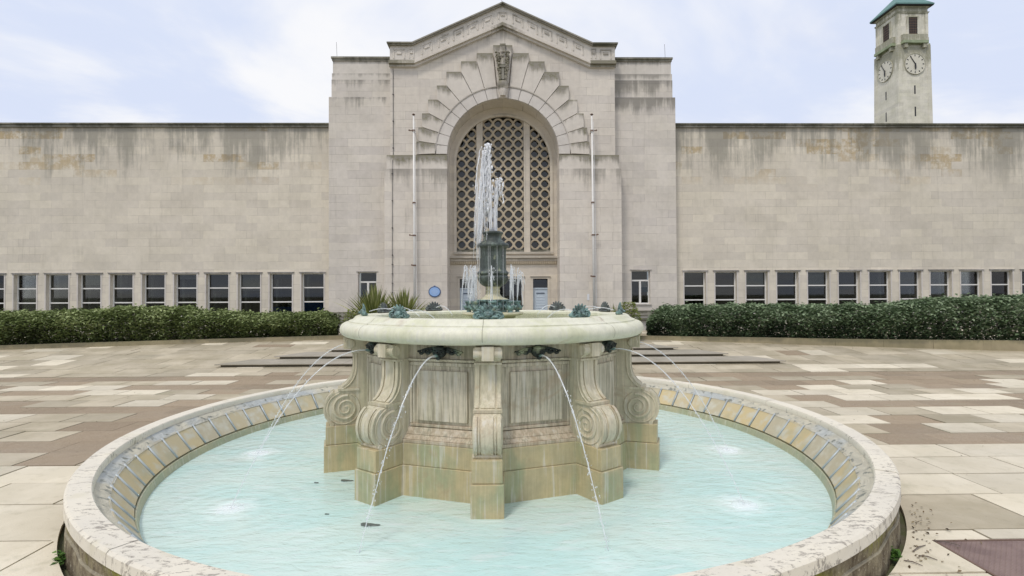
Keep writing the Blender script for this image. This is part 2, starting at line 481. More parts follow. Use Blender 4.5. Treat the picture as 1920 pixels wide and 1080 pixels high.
def water():
    g = G('pool_water'); p = g.pos(); x, y, z = g.xyz(p)
    rx = g.m('SUBTRACT', x, FX0); ry = g.m('SUBTRACT', y, FY0)
    rr = g.m('SQRT', g.m('ADD', g.m('MULTIPLY', rx, rx), g.m('MULTIPLY', ry, ry)))
    an = g.m('DIVIDE', g.m('SUBTRACT', g.m('ARCTAN2', ry, rx), FAZ), R(36))
    # splashes sit at rim azimuths 18 + 36k measured from -Y; -90deg = -2.5 steps -> k + .5 offsets = integers
    fr = g.m('SUBTRACT', an, g.m('ROUND', an))
    da = g.m('MULTIPLY', g.m('MULTIPLY', fr, R(36)), rr)
    dr = g.m('SUBTRACT', rr, 2.52)
    d = g.m('SQRT', g.m('ADD', g.m('MULTIPLY', da, da), g.m('MULTIPLY', dr, dr)))
    rip = g.m('MULTIPLY', g.m('SINE', g.m('MULTIPLY', d, 42)), g.ss(d, 1.1, .1))
    wv = g.noise(g.scale(p, (5, 13, 5)), 1, 4, .6, .8)
    wv2 = g.noise(g.scale(p, (16, 30, 16)), 1, 3, .6, .4)
    big = g.noise(g.scale(p, (.8, 1.6, 1)), 1, 4, .6, .8)
    h = g.m('ADD', g.m('ADD', wv, g.m('MULTIPLY', wv2, .35)), g.m('MULTIPLY', rip, .14))
    nrm = g.bump(h, .5, .025)
    milk = g.mix(g.ss(big, .32, .68), (.66, .90, .87), (.78, .93, .87))
    foam = g.m('MULTIPLY', g.ss(g.m('ADD', d, g.m('MULTIPLY', wv, .34)), .46, .12), g.m('ADD', .22, g.m('MULTIPLY', g.ss(g.m('ABSOLUTE', rx), 1.1, 1.6), .78)))
    stv = g.noise(g.scale(p, (3.2, 16, 1)), 1, 5, .65, .6)
    milk = g.mix(g.m('MULTIPLY', g.ss(stv, .50, .70), .55), milk, (.90, .96, .96))  # pale streaks mixed into the colour for soft reflections on the water
    milk = g.mix(g.m('MULTIPLY', foam, .85), milk, (.9, .94, .95))
    dif = g.n('ShaderNodeBsdfDiffuse', Color=milk, Normal=nrm)
    tr = g.n('ShaderNodeBsdfTransparent', Color=(.80, .95, .93))
    body = g.n('ShaderNodeMixShader', i0=g.m('ADD', .72, g.m('MULTIPLY', foam, .28), None, True), i1=tr, i2=dif)
    gl = g.n('ShaderNodeBsdfGlossy', Color=(1, 1, 1), Roughness=.08, Normal=nrm)
    fz = g.n('ShaderNodeFresnel', IOR=1.33, Normal=nrm)
    return g.fin(g.n('ShaderNodeMixShader', i0=fz, i1=body, i2=gl))
M['water'] = water()
def jetmat(name, alpha, col=(.92, .94, .97)):
    g = G(name)
    p = g.pos(); nz = g.noise(g.scale(p, (30, 30, 9)), 1, 4, .7)
    dif = g.n('ShaderNodeBsdfDiffuse', Color=col)
    gl = g.n('ShaderNodeBsdfGlossy', Color=(1, 1, 1), Roughness=.15)
    tl = g.n('ShaderNodeBsdfTranslucent', Color=col)
    a = g.n('ShaderNodeMixShader', i0=.10, i1=dif, i2=gl)
    a = g.n('ShaderNodeMixShader', i0=.35, i1=a, i2=tl)
    tr = g.n('ShaderNodeBsdfTransparent', Color=(1, 1, 1))
    f = g.m('MULTIPLY', g.ss(nz, .08, .34), alpha)
    return g.fin(g.n('ShaderNodeMixShader', i0=f, i1=tr, i2=a))
M['jet'] = jetmat('jet_water', .52)
M['plume'] = jetmat('plume_water', .97, (.97, .98, 1))
M['mist'] = jetmat('falling_water', .30)
def basinwater():
    g = G('basin_water'); p = g.pos()
    nrm = g.bump(g.noise(p, 14, 4, .6, .6), .7, .03)
    tr = g.n('ShaderNodeBsdfTransparent', Color=(.85, .9, .82)); gl = g.n('ShaderNodeBsdfGlossy', Roughness=.1, Normal=nrm)
    return g.fin(g.n('ShaderNodeMixShader', i0=g.n('ShaderNodeFresnel', IOR=1.33, Normal=nrm), i1=tr, i2=gl))
M['basinwater'] = basinwater()

# paving
def paving():
    g = G('paving_slabs'); p = g.pos(); t = g.attr('tint')
    a = g.noise(p, 1.3, 5, .6); b = g.noise(p, 7, 5, .7); f = g.noise(p, 90, 3, .7)
    # tint < .33 tarmac brown, .33-.66 buff grey, > .66 pale
    brown = g.mix(g.ss(g.noise(p, 140, 2, .8), .4, .65), (.26, .195, .13), (.39, .315, .225))
    buff = g.mix(g.ss(a, .35, .65), (.38, .33, .235), (.49, .43, .325))
    pale = g.mix(g.ss(a, .35, .65), (.70, .635, .51), (.60, .54, .42))
    c = g.mix(g.m('GREATER_THAN', t, .33), brown, buff)
    c = g.mix(g.m('GREATER_THAN', t, .66), c, pale)
    tv = g.m('ADD', .86, g.m('MULTIPLY', g.m('FRACT', g.m('MULTIPLY', t, 37.7)), .26))
    c = g.mix(1.0, c, g.comb(tv, tv, g.m('SUBTRACT', tv, .02)), 'MULTIPLY')
    c = g.mix(g.m('MULTIPLY', g.ss(b, .5, .7), .35), c, g.mix(1.0, c, (.66, .66, .60), 'MULTIPLY'))
    sp = g.m('MULTIPLY', g.ss(g.noise(g.scale(p, (14, 30, 14)), 1, 5, .7), .66, .72), .6)
    c = g.mix(sp, c, (.12, .10, .08))
    c = g.mix(g.m('MULTIPLY', g.ss(g.noise(p, 2.2, 4, .7), .57, .7), .25), c, (.30, .30, .19))
    wet = g.ss(g.noise(g.scale(p, (.5, 1.2, 1)), 1, 4, .6), .42, .62)
    ro = g.m('SUBTRACT', .85, g.m('MULTIPLY', wet, .32))
    return g.fin(g.bsdf(c, ro, g.bump(g.m('ADD', b, g.m('MULTIPLY', f, .6)), .4, .008), 0, .5))
M['paving'] = paving()
def joints():
    g = G('ground_soil'); p = g.pos()
    c = g.mix(g.ss(g.noise(p, 3, 4), .4, .6), (.13, .115, .08), (.09, .10, .045))
    return g.fin(g.bsdf(c, .95, g.bump(g.noise(p, 30, 4), .5, .02)))
M['soil'] = joints()
M['step'] = stone('step_stone', (.44, .40, .33), (.36, .33, .26), slen=.2, sstr=.2, mott=.9, streak=.2)
M['stepdark'] = stone('shaded_riser_stone', (.16, .135, .09), (.11, .095, .06), slen=.2, sstr=.4)  # riser stone coloured darker for the shadow under the nosing
M['kerb'] = stone('kerb_stone', (.34, .29, .19), (.26, .23, .14), slen=.2, sstr=.5, mott=.9, moss=.2, mosscol=(.2, .2, .07), blocks=(1.1, 3.0), jdark=1.0)
def coverm():
    g = G('tread_plate'); p = g.pos(); x, y, z = g.xyz(p)
    s1 = g.m('SINE', g.m('MULTIPLY', x, 190)); s2 = g.m('SINE', g.m('MULTIPLY', y, 190))
    h = g.m('MAXIMUM', g.m('MULTIPLY', s1, s2), 0)
    c = g.mix(g.ss(g.noise(p, 6, 4), .35, .65), (.20, .135, .12), (.27, .19, .165))
    c = g.mix(g.m('MULTIPLY', h, .4), c, (.32, .24, .20))
    return g.fin(g.bsdf(c, .6, g.bump(h, .8, .006), .3))
M['cover'] = coverm()

def leafmat(name, c0, c1, c2, rough=.62):
    g = G(name); t = g.attr('tint')
    c = g.mix(g.ss(t, 0, .55), c0, c1); c = g.mix(g.ss(t, .55, 1), c, c2)
    b = g.bsdf(c, rough, None, 0, .22)
    tl = g.n('ShaderNodeBsdfTranslucent', Color=c)
    return g.fin(g.n('ShaderNodeMixShader', i0=.18, i1=b, i2=tl))
M['leaf_l'] = leafmat('hedge_leaves', (.055, .07, .028), (.17, .22, .075), (.40, .46, .22))
M['leaf_r'] = leafmat('dark_hedge_leaves', (.035, .055, .03), (.13, .19, .095), (.32, .40, .25))
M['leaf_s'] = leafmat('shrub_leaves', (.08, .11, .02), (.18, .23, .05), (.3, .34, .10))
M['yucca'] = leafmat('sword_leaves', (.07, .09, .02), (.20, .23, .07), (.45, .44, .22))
M['twig'] = simple('twigs', (.15, .12, .10), .8)

# ------------------------------------------------------------------ ground shape
def gz(x, y):
    if y < 11.15: return 0.0
    if y < 15.9: return .083 * (y - 11.15)
    if y < 18: return .394
    if y < 23: return .394 - .11 * (y - 18)
    return -.156
def dcen(x, y): return math.hypot(x - FX0, y - FY0)

# ground: one sheet reaching the horizon, with the pool's hole in it
mb = MB(); mb.begin()
ys = [-1500, -300, -60, -15, -5, 0, 11.15, 15.9, 18, 23, 30, 80, 400, 1500]
xs_ = [-1500, -300, -60, -25, -15, -8, -4.5, 4.5, 8, 15, 25, 60, 300, 1500]
hole = (-4.5, 4.5, 1.5, 10.0)
ys = sorted(set(ys + [1.5, 10.0])); ys.remove(0)
idx = {}
def gv(x, y, dz=-.022):
    k = (round(x, 4), round(y, 4))
    if k not in idx:
        idx[k] = len(mb.v); mb.v.append((x, y, gz(x, y) + dz))
    return idx[k]
for i in range(len(xs_) - 1):
    for j in range(len(ys) - 1):
        if xs_[i] >= -4.5 and xs_[i + 1] <= 4.5 and ys[j] >= 1.5 and ys[j + 1] <= 10: continue
        mb.face((gv(xs_[i], ys[j]), gv(xs_[i + 1], ys[j]), gv(xs_[i + 1], ys[j + 1]), gv(xs_[i], ys[j + 1])))
# ring between hole rectangle and circle
NR = 72
def rect_pt(a):
    dx, dy = math.cos(a), math.sin(a); cx, cy = FX0, FY0; t = 1e9
    if dx > 1e-9: t = min(t, (4.5 - cx) / dx)
    if dx < -1e-9: t = min(t, (-4.5 - cx) / dx)
    if dy > 1e-9: t = min(t, (10 - cy) / dy)
    if dy < -1e-9: t = min(t, (1.5 - cy) / dy)
    return cx + dx * t, cy + dy * t
angs = [2 * PI * i / NR for i in range(NR)] + [math.atan2(yy - FY0, xx - FX0) % (2 * PI) for xx in (-4.5, 4.5) for yy in (1.5, 10)]
angs = sorted(set(angs))
inn = []; outr = []
for a in angs:
    x, y = rect_pt(a); outr.append(gv(x, y))
    inn.append(len(mb.v)); mb.v.append((FX0 + 3.50 * math.cos(a), FY0 + 3.50 * math.sin(a), -.05))
for i in range(len(angs)):
    j = (i + 1) % len(angs); mb.face((inn[i], outr[i], outr[j], inn[j]))
mb.end(0)
tag(mb.build('ground', M['soil']), kind='structure')

# paving slabs, each a thin stone laid on the ground sheet
def pale_pixels():
    L = [(35, 730), (100, 728), (150, 729), (200, 728), (190, 738.5), (262, 738.5), (330, 716), (380, 719.5), (335, 749.5), (290, 752), (1609, 714), (1484, 731), (1455, 740),
         (1566, 740), (1653, 739), (1624, 750), (1690, 750), (1754, 772), (1800, 773), (1874, 786), (1821, 733), (1874, 740), (1821, 748), (1600, 789), (1850, 801),
         (1889, 712), (1908, 726), (560, 744), (640, 735), (1340, 737), (1500, 757), (1560, 768), (20, 778), (1380, 744), (1905, 765)]
    o = []
    for px, py in L:
        x, y, z = ray(px, py); t = -CZ / z; o.append((x * t, y * t))
    return o
PALE = pale_pixels()
def cell_pts(x0, x1, y0, y1, gap, rcl):
    pts = []
    c = [(x0 + gap, y0 + gap), (x1 - gap, y0 + gap), (x1 - gap, y1 - gap), (x0 + gap, y1 - gap)]
    near = min(dcen(*q) for q in c) < rcl + .5
    if not near: return c
    ins = [dcen(*q) < rcl for q in c]
    if all(ins): return None
    for i in range(4):
        a, b = c[i], c[(i + 1) % 4]
        for k in range(8):
            t = k / 8; pts.append((a[0] + (b[0] - a[0]) * t, a[1] + (b[1] - a[1]) * t))
    out = []
    for q in pts:
        d = dcen(*q)
        if d < rcl:
            q = (FX0 + (q[0] - FX0) * rcl / d, FY0 + (q[1] - FY0) * rcl / d)
        if not out or math.hypot(q[0] - out[-1][0], q[1] - out[-1][1]) > 1e-3: out.append(q)
    return out if len(out) > 2 else None
def add_slab(mb, pts, th=.03, dz=0.0):
    mb.begin(); b = len(mb.v); n = len(pts)
    tx, ty = random.uniform(-.003, .003), random.uniform(-.003, .003)
    cx, cy = pts[0]
    for x, y in pts: mb.v.append((x, y, gz(x, y) + dz + tx * (x - cx) + ty * (y - cy)))
    for x, y in pts: mb.v.append((x, y, gz(x, y) + dz - th))
    mb.face([b + i for i in range(n)])
    for i in range(n):
        j = (i + 1) % n; mb.face((b + j, b + i, b + n + i, b + n + j))
    mb.end()
rnd = random.Random(11)
mb = MB(); RC = 3.58
COVER = (1.40 + 1.14, 3.55)   # filled below
cvx0, cvx1, cvy0, cvy1 = 2.78, 3.95, 2.85, 3.42
# near zone: pale slabs in staggered courses
y = 0.2; row = 0
while y < 5.58:
    h = rnd.choice([.48, .55, .62]);
    y1 = min(y + h, 5.58)
    if 5.58 - y1 < .25: y1 = 5.58
    x = -13 + rnd.uniform(-.6, 0)
    while x < 13:
        w = rnd.choice([.6, .75, .9, 1.05])
        skip = False
        if x < cvx1 and x + w > cvx0 and y < cvy1 and y1 > cvy0:
            skip = True
        r = rnd.random()
        mb.tint = rnd.uniform(.72, .97) if r > .16 else (rnd.uniform(.38, .62) if r > .05 else .2)
        q = cell_pts(x, x + w, y, y1, .008, RC)
        if q and not skip: add_slab(mb, q, dz=rnd.uniform(-.004, .002))
        elif q and skip:
            for (a, b, c_, d) in ((x, min(x + w, cvx0), y, y1), (max(x, cvx1), x + w, y, y1), (max(x, cvx0), min(x + w, cvx1), y, min(y1, cvy0)), (max(x, cvx0), min(x + w, cvx1), max(y, cvy1), y1)):
                if b - a > .03 and d - c_ > .03:
                    qq = cell_pts(a, b, c_, d, .006, RC)
                    if qq: add_slab(mb, qq, dz=rnd.uniform(-.004, .002))
        x += w
    y = y1; row += 1
# middle zone: patchwork of tarmac, buff and pale
rows = [5.58, 6.02, 6.48, 6.94, 7.43, 7.88, 8.36, 8.82, 9.28, 9.78, 10.25, 10.80]
prev = {}
for j in range(len(rows) - 1):
    y0, y1 = rows[j], rows[j + 1]
    x = -15.6 + (j % 2) * .34; i = 0
    bw = 0.0
    while x < 16:
        w = .68
        # tarmac runs in bands that follow the courses and the depth
        xm_ = abs(x + w / 2)
        colb = any(lo <= xm_ <= hi for lo, hi in ((4.25, 5.35), (7.3, 8.3), (10.9, 11.9)))
        rowb = (j == 0 and xm_ > 4.2) or (j == 4 and 3.6 < xm_ < 9) or j in (8,) or (j == 10 and xm_ > 3)
        u = (1 if colb else 0) + (1 if rowb else 0) - .5 + (rnd.uniform(-.7, .1) if rnd.random() < .25 else 0) + (.9 if rnd.random() < .06 else 0)
        if any(x <= a < x + w and y0 <= b < y1 for a, b in PALE): mb.tint = rnd.uniform(.8, .97)
        elif u > 0: mb.tint = rnd.uniform(.05, .3)
        elif rnd.random() < .05: mb.tint = rnd.uniform(.68, .8)
        else: mb.tint = rnd.uniform(.36, .64)
        tar = mb.tint < .33
        q = cell_pts(x, x + w, y0, y1, 0.0012 if tar else .009, RC)
        if q: add_slab(mb, q, dz=rnd.uniform(-.006, -.003) if tar else rnd.uniform(-.002, .003))
        x += w; i += 1
# far ramp up to the hedges
y = 10.83
while y < 19:
    y1 = y + rnd.choice([.42, .5, .6])
    x = -20 + rnd.uniform(-.5, 0)
    while x < 20:
        w = rnd.choice([.6, .8, 1.0])
        r = rnd.random()
        mb.tint = rnd.uniform(.36, .655) if r < .80 else (rnd.uniform(.67, .8) if r < .99 else .25)
        add_slab(mb, cell_pts(x, x + w, y, y1, .005, 0), dz=rnd.uniform(-.003, .004))
        x += w
    y = y1
tag(mb.build('paving', M['paving']), kind='structure')

# inspection cover set in the paving
mb = MB(); mb.box(cvx0 + .02, cvx1 - .02, cvy0 + .02, cvy1 - .02, -.04, -.002)
cv = mb.build('inspection_cover', M['cover'])
tag(cv, 'brown patterned metal inspection cover set flush in the pale slabs', 'manhole cover')
mb = MB()
for a in ((cvx0 + .002, cvx0 + .018, cvy0 + .002, cvy1 - .002), (cvx1 - .018, cvx1 - .002, cvy0 + .002, cvy1 - .002), (cvx0 + .02, cvx1 - .02, cvy0 + .002, cvy0 + .018), (cvx0 + .02, cvx1 - .02, cvy1 - .018, cvy1 - .002)):
    mb.box(*a, -.04, .001)
mb.build('frame', M['rust'], cv)

# shallow steps let into the slope
st = empty('stone_steps', (PX(938, 11.8, 684), 11.8, 0))
tag(st, 'shallow stone steps narrowing as they rise behind the fountain', 'steps')
for (xa, xb, py, Y, hz) in ((402, 1474, 684, 11.75, .058), (514, 1366, 668.5, 12.62, .062), (612, 1272, 655.5, 13.45, .060), (680, 1207, 649, 14.25, .055)):
    xa, xb = PX(xa, Y, py), PX(xb, Y, py)
    zt = PZ(py, Y, 940)
    zt = max(zt, gz(0, Y) + .072)
    yb = Y + .95
    mb = MB()
    x0, x1 = xa, xb
    ox, oy = st.location.x, st.location.y
    # riser (set back under the nosing) and tread
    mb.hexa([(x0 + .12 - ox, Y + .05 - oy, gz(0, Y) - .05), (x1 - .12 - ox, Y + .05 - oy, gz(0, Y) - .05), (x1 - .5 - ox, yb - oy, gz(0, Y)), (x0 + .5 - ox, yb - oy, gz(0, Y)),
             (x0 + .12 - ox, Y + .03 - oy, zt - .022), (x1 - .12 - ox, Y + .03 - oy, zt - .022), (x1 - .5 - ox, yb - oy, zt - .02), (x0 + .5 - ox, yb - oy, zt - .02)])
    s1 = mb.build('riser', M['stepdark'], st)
    mb = MB(); n = 9
    for k in range(n):
        a = x0 + (x1 - x0) * k / n + .003; b = x0 + (x1 - x0) * (k + 1) / n - .003
        ia = .45 if k == 0 else 0; ib = .45 if k == n - 1 else 0
        j1, j2 = rnd.uniform(-.008, .008), rnd.uniform(-.006, .006)
        mb.hexa([(a - ox, Y - .02 - oy, zt - .021), (b - ox, Y - .02 - oy, zt - .021), (b - ib - ox, yb - oy, zt - .021), (a + ia - ox, yb - oy, zt - .021),
                 (a - ox, Y - .02 - oy, zt), (b - ox, Y - .02 - oy, zt), (b - ib - ox, yb - oy, zt + .002), (a + ia - ox, yb - oy, zt + .002)])
    mb.build('tread', M['step'], st, bevel=.006)

# ------------------------------------------------------------------ pool
CX, CY = FX0, FY0
pool = empty('fountain_pool', (CX, CY, 0))
tag(pool, 'large round stone pool with pale coping and sloping tiled inner edge', 'fountain pool')
mb = MB(); NS = 16
for i in range(NS):
    a0 = R(12) + 2 * PI * i / NS + .0008; a1 = R(12) + 2 * PI * (i + 1) / NS - .0008
    dz = random.uniform(-.003, .003)
    mb.lathe([(3.396, .245), (3.396, .292 + dz), (3.406, .304 + dz), (3.535, .304 + dz), (3.55, .290 + dz), (3.552, .225), (3.50, .225)][::-1], 14, (0, 0), a0, a1)
mb.build('coping', M['f_coping'], pool, smooth=True)
mb = MB()
mb.lathe([(3.536, .2255), (3.53, .13), (3.54, .128), (3.545, -.25)], 128, wob=lambda a, z: .006 * math.sin(a * 37 + z * 20) + .004 * math.sin(a * 91))
mb.build('outer_wall', M['poolwall'], pool, smooth=True)
# crumbled lead flashing under the coping
mb = MB(); rr_ = random.Random(3)
n1 = 220; prof_n = 4; mb.begin(); b = len(mb.v)
for i in range(n1):
    a = 2 * PI * i / n1
    for k, (r, z) in enumerate(((3.397, .2445), (3.378, .236), (3.34, .216), (3.298, .19))):
        j = .006 if k in (1, 2) else .0
        mb.v.append(((r + rr_.uniform(-j, j)) * math.cos(a), (r + rr_.uniform(-j, j)) * math.sin(a), z + rr_.uniform(-j, j) * .8))
for i in range(n1):
    j = (i + 1) % n1
    for k in range(3): mb.face((b + i * 4 + k, b + j * 4 + k, b + j * 4 + k + 1, b + i * 4 + k + 1))
mb.end(); mb.build('flashing', M['lead'], pool, smooth='all')
mb = MB(); mj = MB(); NT = 74
for i in range(NT):
    a0 = 2 * PI * (i + .5) / NT; a1 = 2 * PI * (i + 1.5) / NT
    mb.tint = rr_.random(); g_ = .0055
    dz = rr_.uniform(-.003, .003)
    pts = []
    for (r, z) in ((3.310, .197), (3.165, .005)):
        for a in (a0 + g_, a1 - g_): pts.append((r * math.cos(a), r * math.sin(a), z + dz))
    A, B, C, D = pts
    dn = lambda q: (q[0] * 1.01, q[1] * 1.01, q[2] - .04)
    mb.hexa([dn(C), dn(D), dn(B), dn(A), C, D, B, A])
    ca, sa = math.cos(a0), math.sin(a0)
    mj.tube([(3.315 * ca, 3.315 * sa, .204), (3.165 * ca, 3.165 * sa, .006)], .011, 6)
mb.build('lining_tiles', M['tiles'], pool)
mj.build('tile_joints', M['joint'], pool, smooth='all')
mb = MB(); mb.lathe([(3.32, .16), (3.175, -.035), (3.160, -.012), (3.150, -.015), (3.130, -.09), (3.13, -.40)][::-1], 128)
mb.build('waterline_band', M['band'], pool, smooth=True)
mb = MB(); mb.lathe([(3.20, -.38), (0.02, -.38)][::-1], 96)
fl = mb.build('pool_floor', M['poolfloor'], pool)
mb = MB()
mb.lathe([(3.15, WZ), (2.4, WZ), (1.9, WZ), (1.25, WZ)][::-1], 96, (CX, CY))
wo = mb.build('pool_water', M['water']); tag(wo, kind='structure')
for poly in wo.data.polygons:
    pass

# ------------------------------------------------------------------ fountain
ft = empty('tiered_fountain', (CX, CY, 0), FAZ)
tag(ft, 'tall stone fountain with scroll buttresses, round basin and bronze urn in the pool', 'fountain')
def ngon_prism(mb, ap0, ap1, z0, z1, nseg=10, rot=None, seg_gap=0, ap2=None):
    """faces centred on +-18, +-54 ... from -Y; ap0 apothem at z0, ap1 at z1"""
    k = 1 / math.cos(PI / nseg)
    mb.begin(); b = len(mb.v)
    for ap, z in ((ap0, z0), (ap1, z1)):
        for i in range(nseg):
            a = -PI / 2 + 2 * PI * i / nseg
            mb.v.append((ap * k * math.cos(a), ap * k * math.sin(a), z))
    for i in range(nseg):
        j = (i + 1) % nseg; mb.face((b + i, b + j, b + nseg + j, b + nseg + i))
    mb.face([b + nseg + i for i in range(nseg)]); mb.face([b + i for i in range(nseg)][::-1])
    mb.end()
mb = MB()
ngon_prism(mb, 1.405, 1.395, -.4, .172); mb.build('lower_course', M['f_base'], ft, bevel=.006)
mb = MB(); ngon_prism(mb, 1.385, 1.38, .173, .355); mb.build('upper_course', M['f_base'], ft, bevel=.006)
mb = MB()
ngon_prism(mb, 1.375, 1.375, .356, .385); ngon_prism(mb, 1.365, 1.335, .386, .42); ngon_prism(mb, 1.335, 1.30, .421, .475)
ngon_prism(mb, 1.285, 1.285, .476, 1.04); ngon_prism(mb, 1.300, 1.32, 1.041, 1.065); ngon_prism(mb, 1.29, 1.29, 1.066, 1.2)
mb.build('pedestal_wall', M['f_wall'], ft, bevel=.004)
for i in range(10):
    a = R(18 + 36 * i); T = Matrix.Rotation(a, 4, 'Z')
    mb = MB(); w = .235
    # raised frame round a sunken then raised panel, face plane at y=-1.29
    for (x0, x1, z0, z1, yf) in ((-w - .075, w + .075, 1.005, 1.035, -1.298), (-w - .075, w + .075, .48, .505, -1.298), (-w - .075, -w - .05, .505, 1.005, -1.298), (w + .05, w + .075, .505, 1.005, -1.298)):
        mb.box(x0, x1, yf, -1.27, z0, z1, M=T)
    mb.box(-w, w, -1.306, -1.26, .535, .965, M=T)
    mb.build('panel', M['f_wall'], ft, bevel=.005)

# scroll buttress
prof = [(1.475, 1.195), (1.515, 1.19), (1.525, 1.15), (1.51, 1.105), (1.475, 1.085), (1.462, 1.06), (1.448, 1.045), (1.446, .98), (1.448, .90), (1.458, .84), (1.478, .79),
        (1.512, .745), (1.558, .712), (1.585, .70), (1.585, .683)]
vc = (1.548, .515); vr = .172
arc = [(vc[0] + vr * math.cos(R(t)), vc[1] + vr * math.sin(R(t))) for t in range(72, -66, -9)]
arc += [(1.655, .372), (1.665, .352)]
outer = prof + arc
body = outer + [(1.30, .352), (1.30, 1.195)]
bt_objs = []
def rot_prism(mb, pts, x0, x1):
    """pts (r,z) -> y=-r ; extruded along x"""
    mb.begin(); b = len(mb.v); n = len(pts)
    for x in (x0, x1):
        for r, z in pts: mb.v.append((x, -r, z))
    for t in tessellate_polygon([[Vector((r, z, 0)) for r, z in pts]]):
        mb.face([b + k for k in t]); mb.face([b + n + k for k in reversed(t)])
    for i in range(n):
        j = (i + 1) % n; mb.face((b + i, b + j, b + n + j, b + n + i))
    mb.end()
def ribbon(mb, pl, x0, x1, o0, o1):
    """strip following polyline pl (r,z) offset outward from o0 to o1"""
    L = len(pl); nr = []
    for i in range(L):
        a, c = pl[max(i - 1, 0)], pl[min(i + 1, L - 1)]
        d = (c[0] - a[0], c[1] - a[1]); q = math.hypot(*d) or 1
        nr.append((-d[1] / q, d[0] / q))
    mb.begin(); b = len(mb.v)
    for i in range(L):
        for (x, o) in ((x0, o0), (x0, o1), (x1, o1), (x1, o0)):
            mb.v.append((x, -(pl[i][0] + nr[i][0] * o), pl[i][1] + nr[i][1] * o))
    for i in range(L - 1):
        for k in range(4):
            q = (k + 1) % 4; mb.face((b + i * 4 + k, b + i * 4 + q, b + (i + 1) * 4 + q, b + (i + 1) * 4 + k))
    mb.face((b, b + 1, b + 2, b + 3)[::-1]); e = b + (L - 1) * 4; mb.face((e, e + 1, e + 2, e + 3))
    mb.end()
HW = .102
mbB = MB()
rot_prism(mbB, body, -HW, HW)
shaft = prof[6:13]
front = [(vc[0] + vr * math.cos(R(t)), vc[1] + vr * math.sin(R(t))) for t in range(60, -62, -8)]
shaft_d = list(reversed(shaft))
# outward normal of a polyline going down: use reversed sign
def rib2(pl, x0, x1, o): ribbon(mbB, pl, x0, x1, -.004, -o) if False else ribbon(mbB, pl[::-1], x0, x1, -.004, o)
def rib(pl, x0, x1, o):
    # direction downwards -> (-dz, dr) points outward (dz<0 => +r)
    ribbon(mbB, pl, x0, x1, -.004, o)
for (x0, x1, o) in ((-HW, -.072, .012), (.072, HW, .012), (-.055, .055, .010)):
    rib(shaft, x0, x1, o)
for (x0, x1, o) in ((-HW - .004, -.078, .014), (.078, HW + .004, .014), (-.045, .045, .012), (-.066, -.058, .008), (.058, .066, .008)):
    rib(front, x0, x1, o)
# collar between shaft and volute, little capital scrolls
mbB.box(-HW - .012, HW + .012, -1.598, -1.40, .684, .706)
for sx in (-1, 1):
    mbB.lathe([(.0, 0)], 3) if False else None
    # side rings round the volute and spiral
    x = sx * (HW + .001)
    pts = []
    for k in range(0, 86):
        t = k / 85; a = R(100) - t * R(360 * 2.1) * 1.0; r = .112 * (1 - t) ** .9 + .012
        pts.append((x, -(vc[0] + r * math.cos(a) - .02), vc[1] + r * math.sin(a)))
    mbB.tube(pts, [.0165 * (1 - k / 85 * .5) for k in range(86)], 6)
    # outer edge bead following the whole profile
    edge = [(x, -(r - .022), z) for r, z in prof[6:] ] + [(x, -(vc[0] + (vr - .022) * math.cos(R(t))), vc[1] + (vr - .022) * math.sin(R(t))) for t in range(72, -250, -9)]
    mbB.tube(edge, .008, 5)
    # capital scroll
    pts = []
    for k in range(40):
        t = k / 39; a = R(60) - t * R(360 * 1.6); r = .042 * (1 - t) + .006
        pts.append((x, -(1.472 + r * math.cos(a)), 1.14 + r * math.sin(a)))
    mbB.tube(pts, .009, 6)
# capital: front roll with centre tongue
mbB.tube([(-HW - .014, -1.49, 1.14), (HW + .014, -1.49, 1.14)], .044, 14)
mbB.box(-.048, .048, -1.548, -1.40, 1.085, 1.198)
mbB.box(-HW - .008, HW + .008, -1.475, -1.35, 1.046, 1.062)
# foot moulding
mbB.tube([(-HW - .011, -1.655, .368), (HW + .011, -1.655, .368)], .020, 10)
b0 = mbB.build('scroll_buttress', M['f_pier'], ft, smooth=True)
mbb = MB()
mbb.box(-.118, .118, -1.712, -1.25, .174, .3525)
mbb.box(-.128, .128, -1.728, -1.25, -.4, .1725)
bb0 = mbb.build('base_block', M['f_base'], b0, bevel=.007)
for i in range(1, 10):
    cp(b0, ft, rotz=R(36 * i))

# basin
mb = MB()
bp = [(.02, 1.285), (1.20, 1.29), (1.235, 1.32), (1.245, 1.395), (1.262, 1.409), (1.415, 1.409), (1.432, 1.402), (1.447, 1.386), (1.462, 1.372), (1.488, 1.362), (1.497, 1.360), (1.498, 1.350), (1.505, 1.348)]
for t in range(80, -86, -12): bp.append((1.512 + .072 * math.cos(R(t)), 1.277 + .070 * math.sin(R(t))))
bp += [(1.50, 1.205), (1.46, 1.203), (1.455, 1.198), (1.20, 1.198), (1.20, 1.19)]
mb.lathe(bp[::-1], 128)
basin = mb.build('basin', M['f_basin'], ft, smooth=True)
# fine joints between basin stones
jm_ = simple('joint_grime', (.30, .29, .22), .9)
for k in range(8):
    mb = MB()
    a = -PI / 2 - R(1.5) + R(45) * k; 
    pl = [(r + .0012, z + .0005) for r, z in bp[4:24]]
    w = .0022
    mb.begin(); b = len(mb.v)
    for r, z in pl:
        for s_ in (-1, 1):
            aa = a + s_ * w / r; mb.v.append((r * math.cos(aa), r * math.sin(aa), z))
    for q in range(len(pl) - 1): mb.face((b + q * 2, b + q * 2 + 2, b + q * 2 + 3, b + q * 2 + 1))
    mb.end()
    mb.build('stone_joint', jm_, basin)
mb = MB(); mb.lathe([(1.24, 1.372), (.02, 1.372)][::-1], 64)
mb.build('basin_water', M['basinwater'], ft)

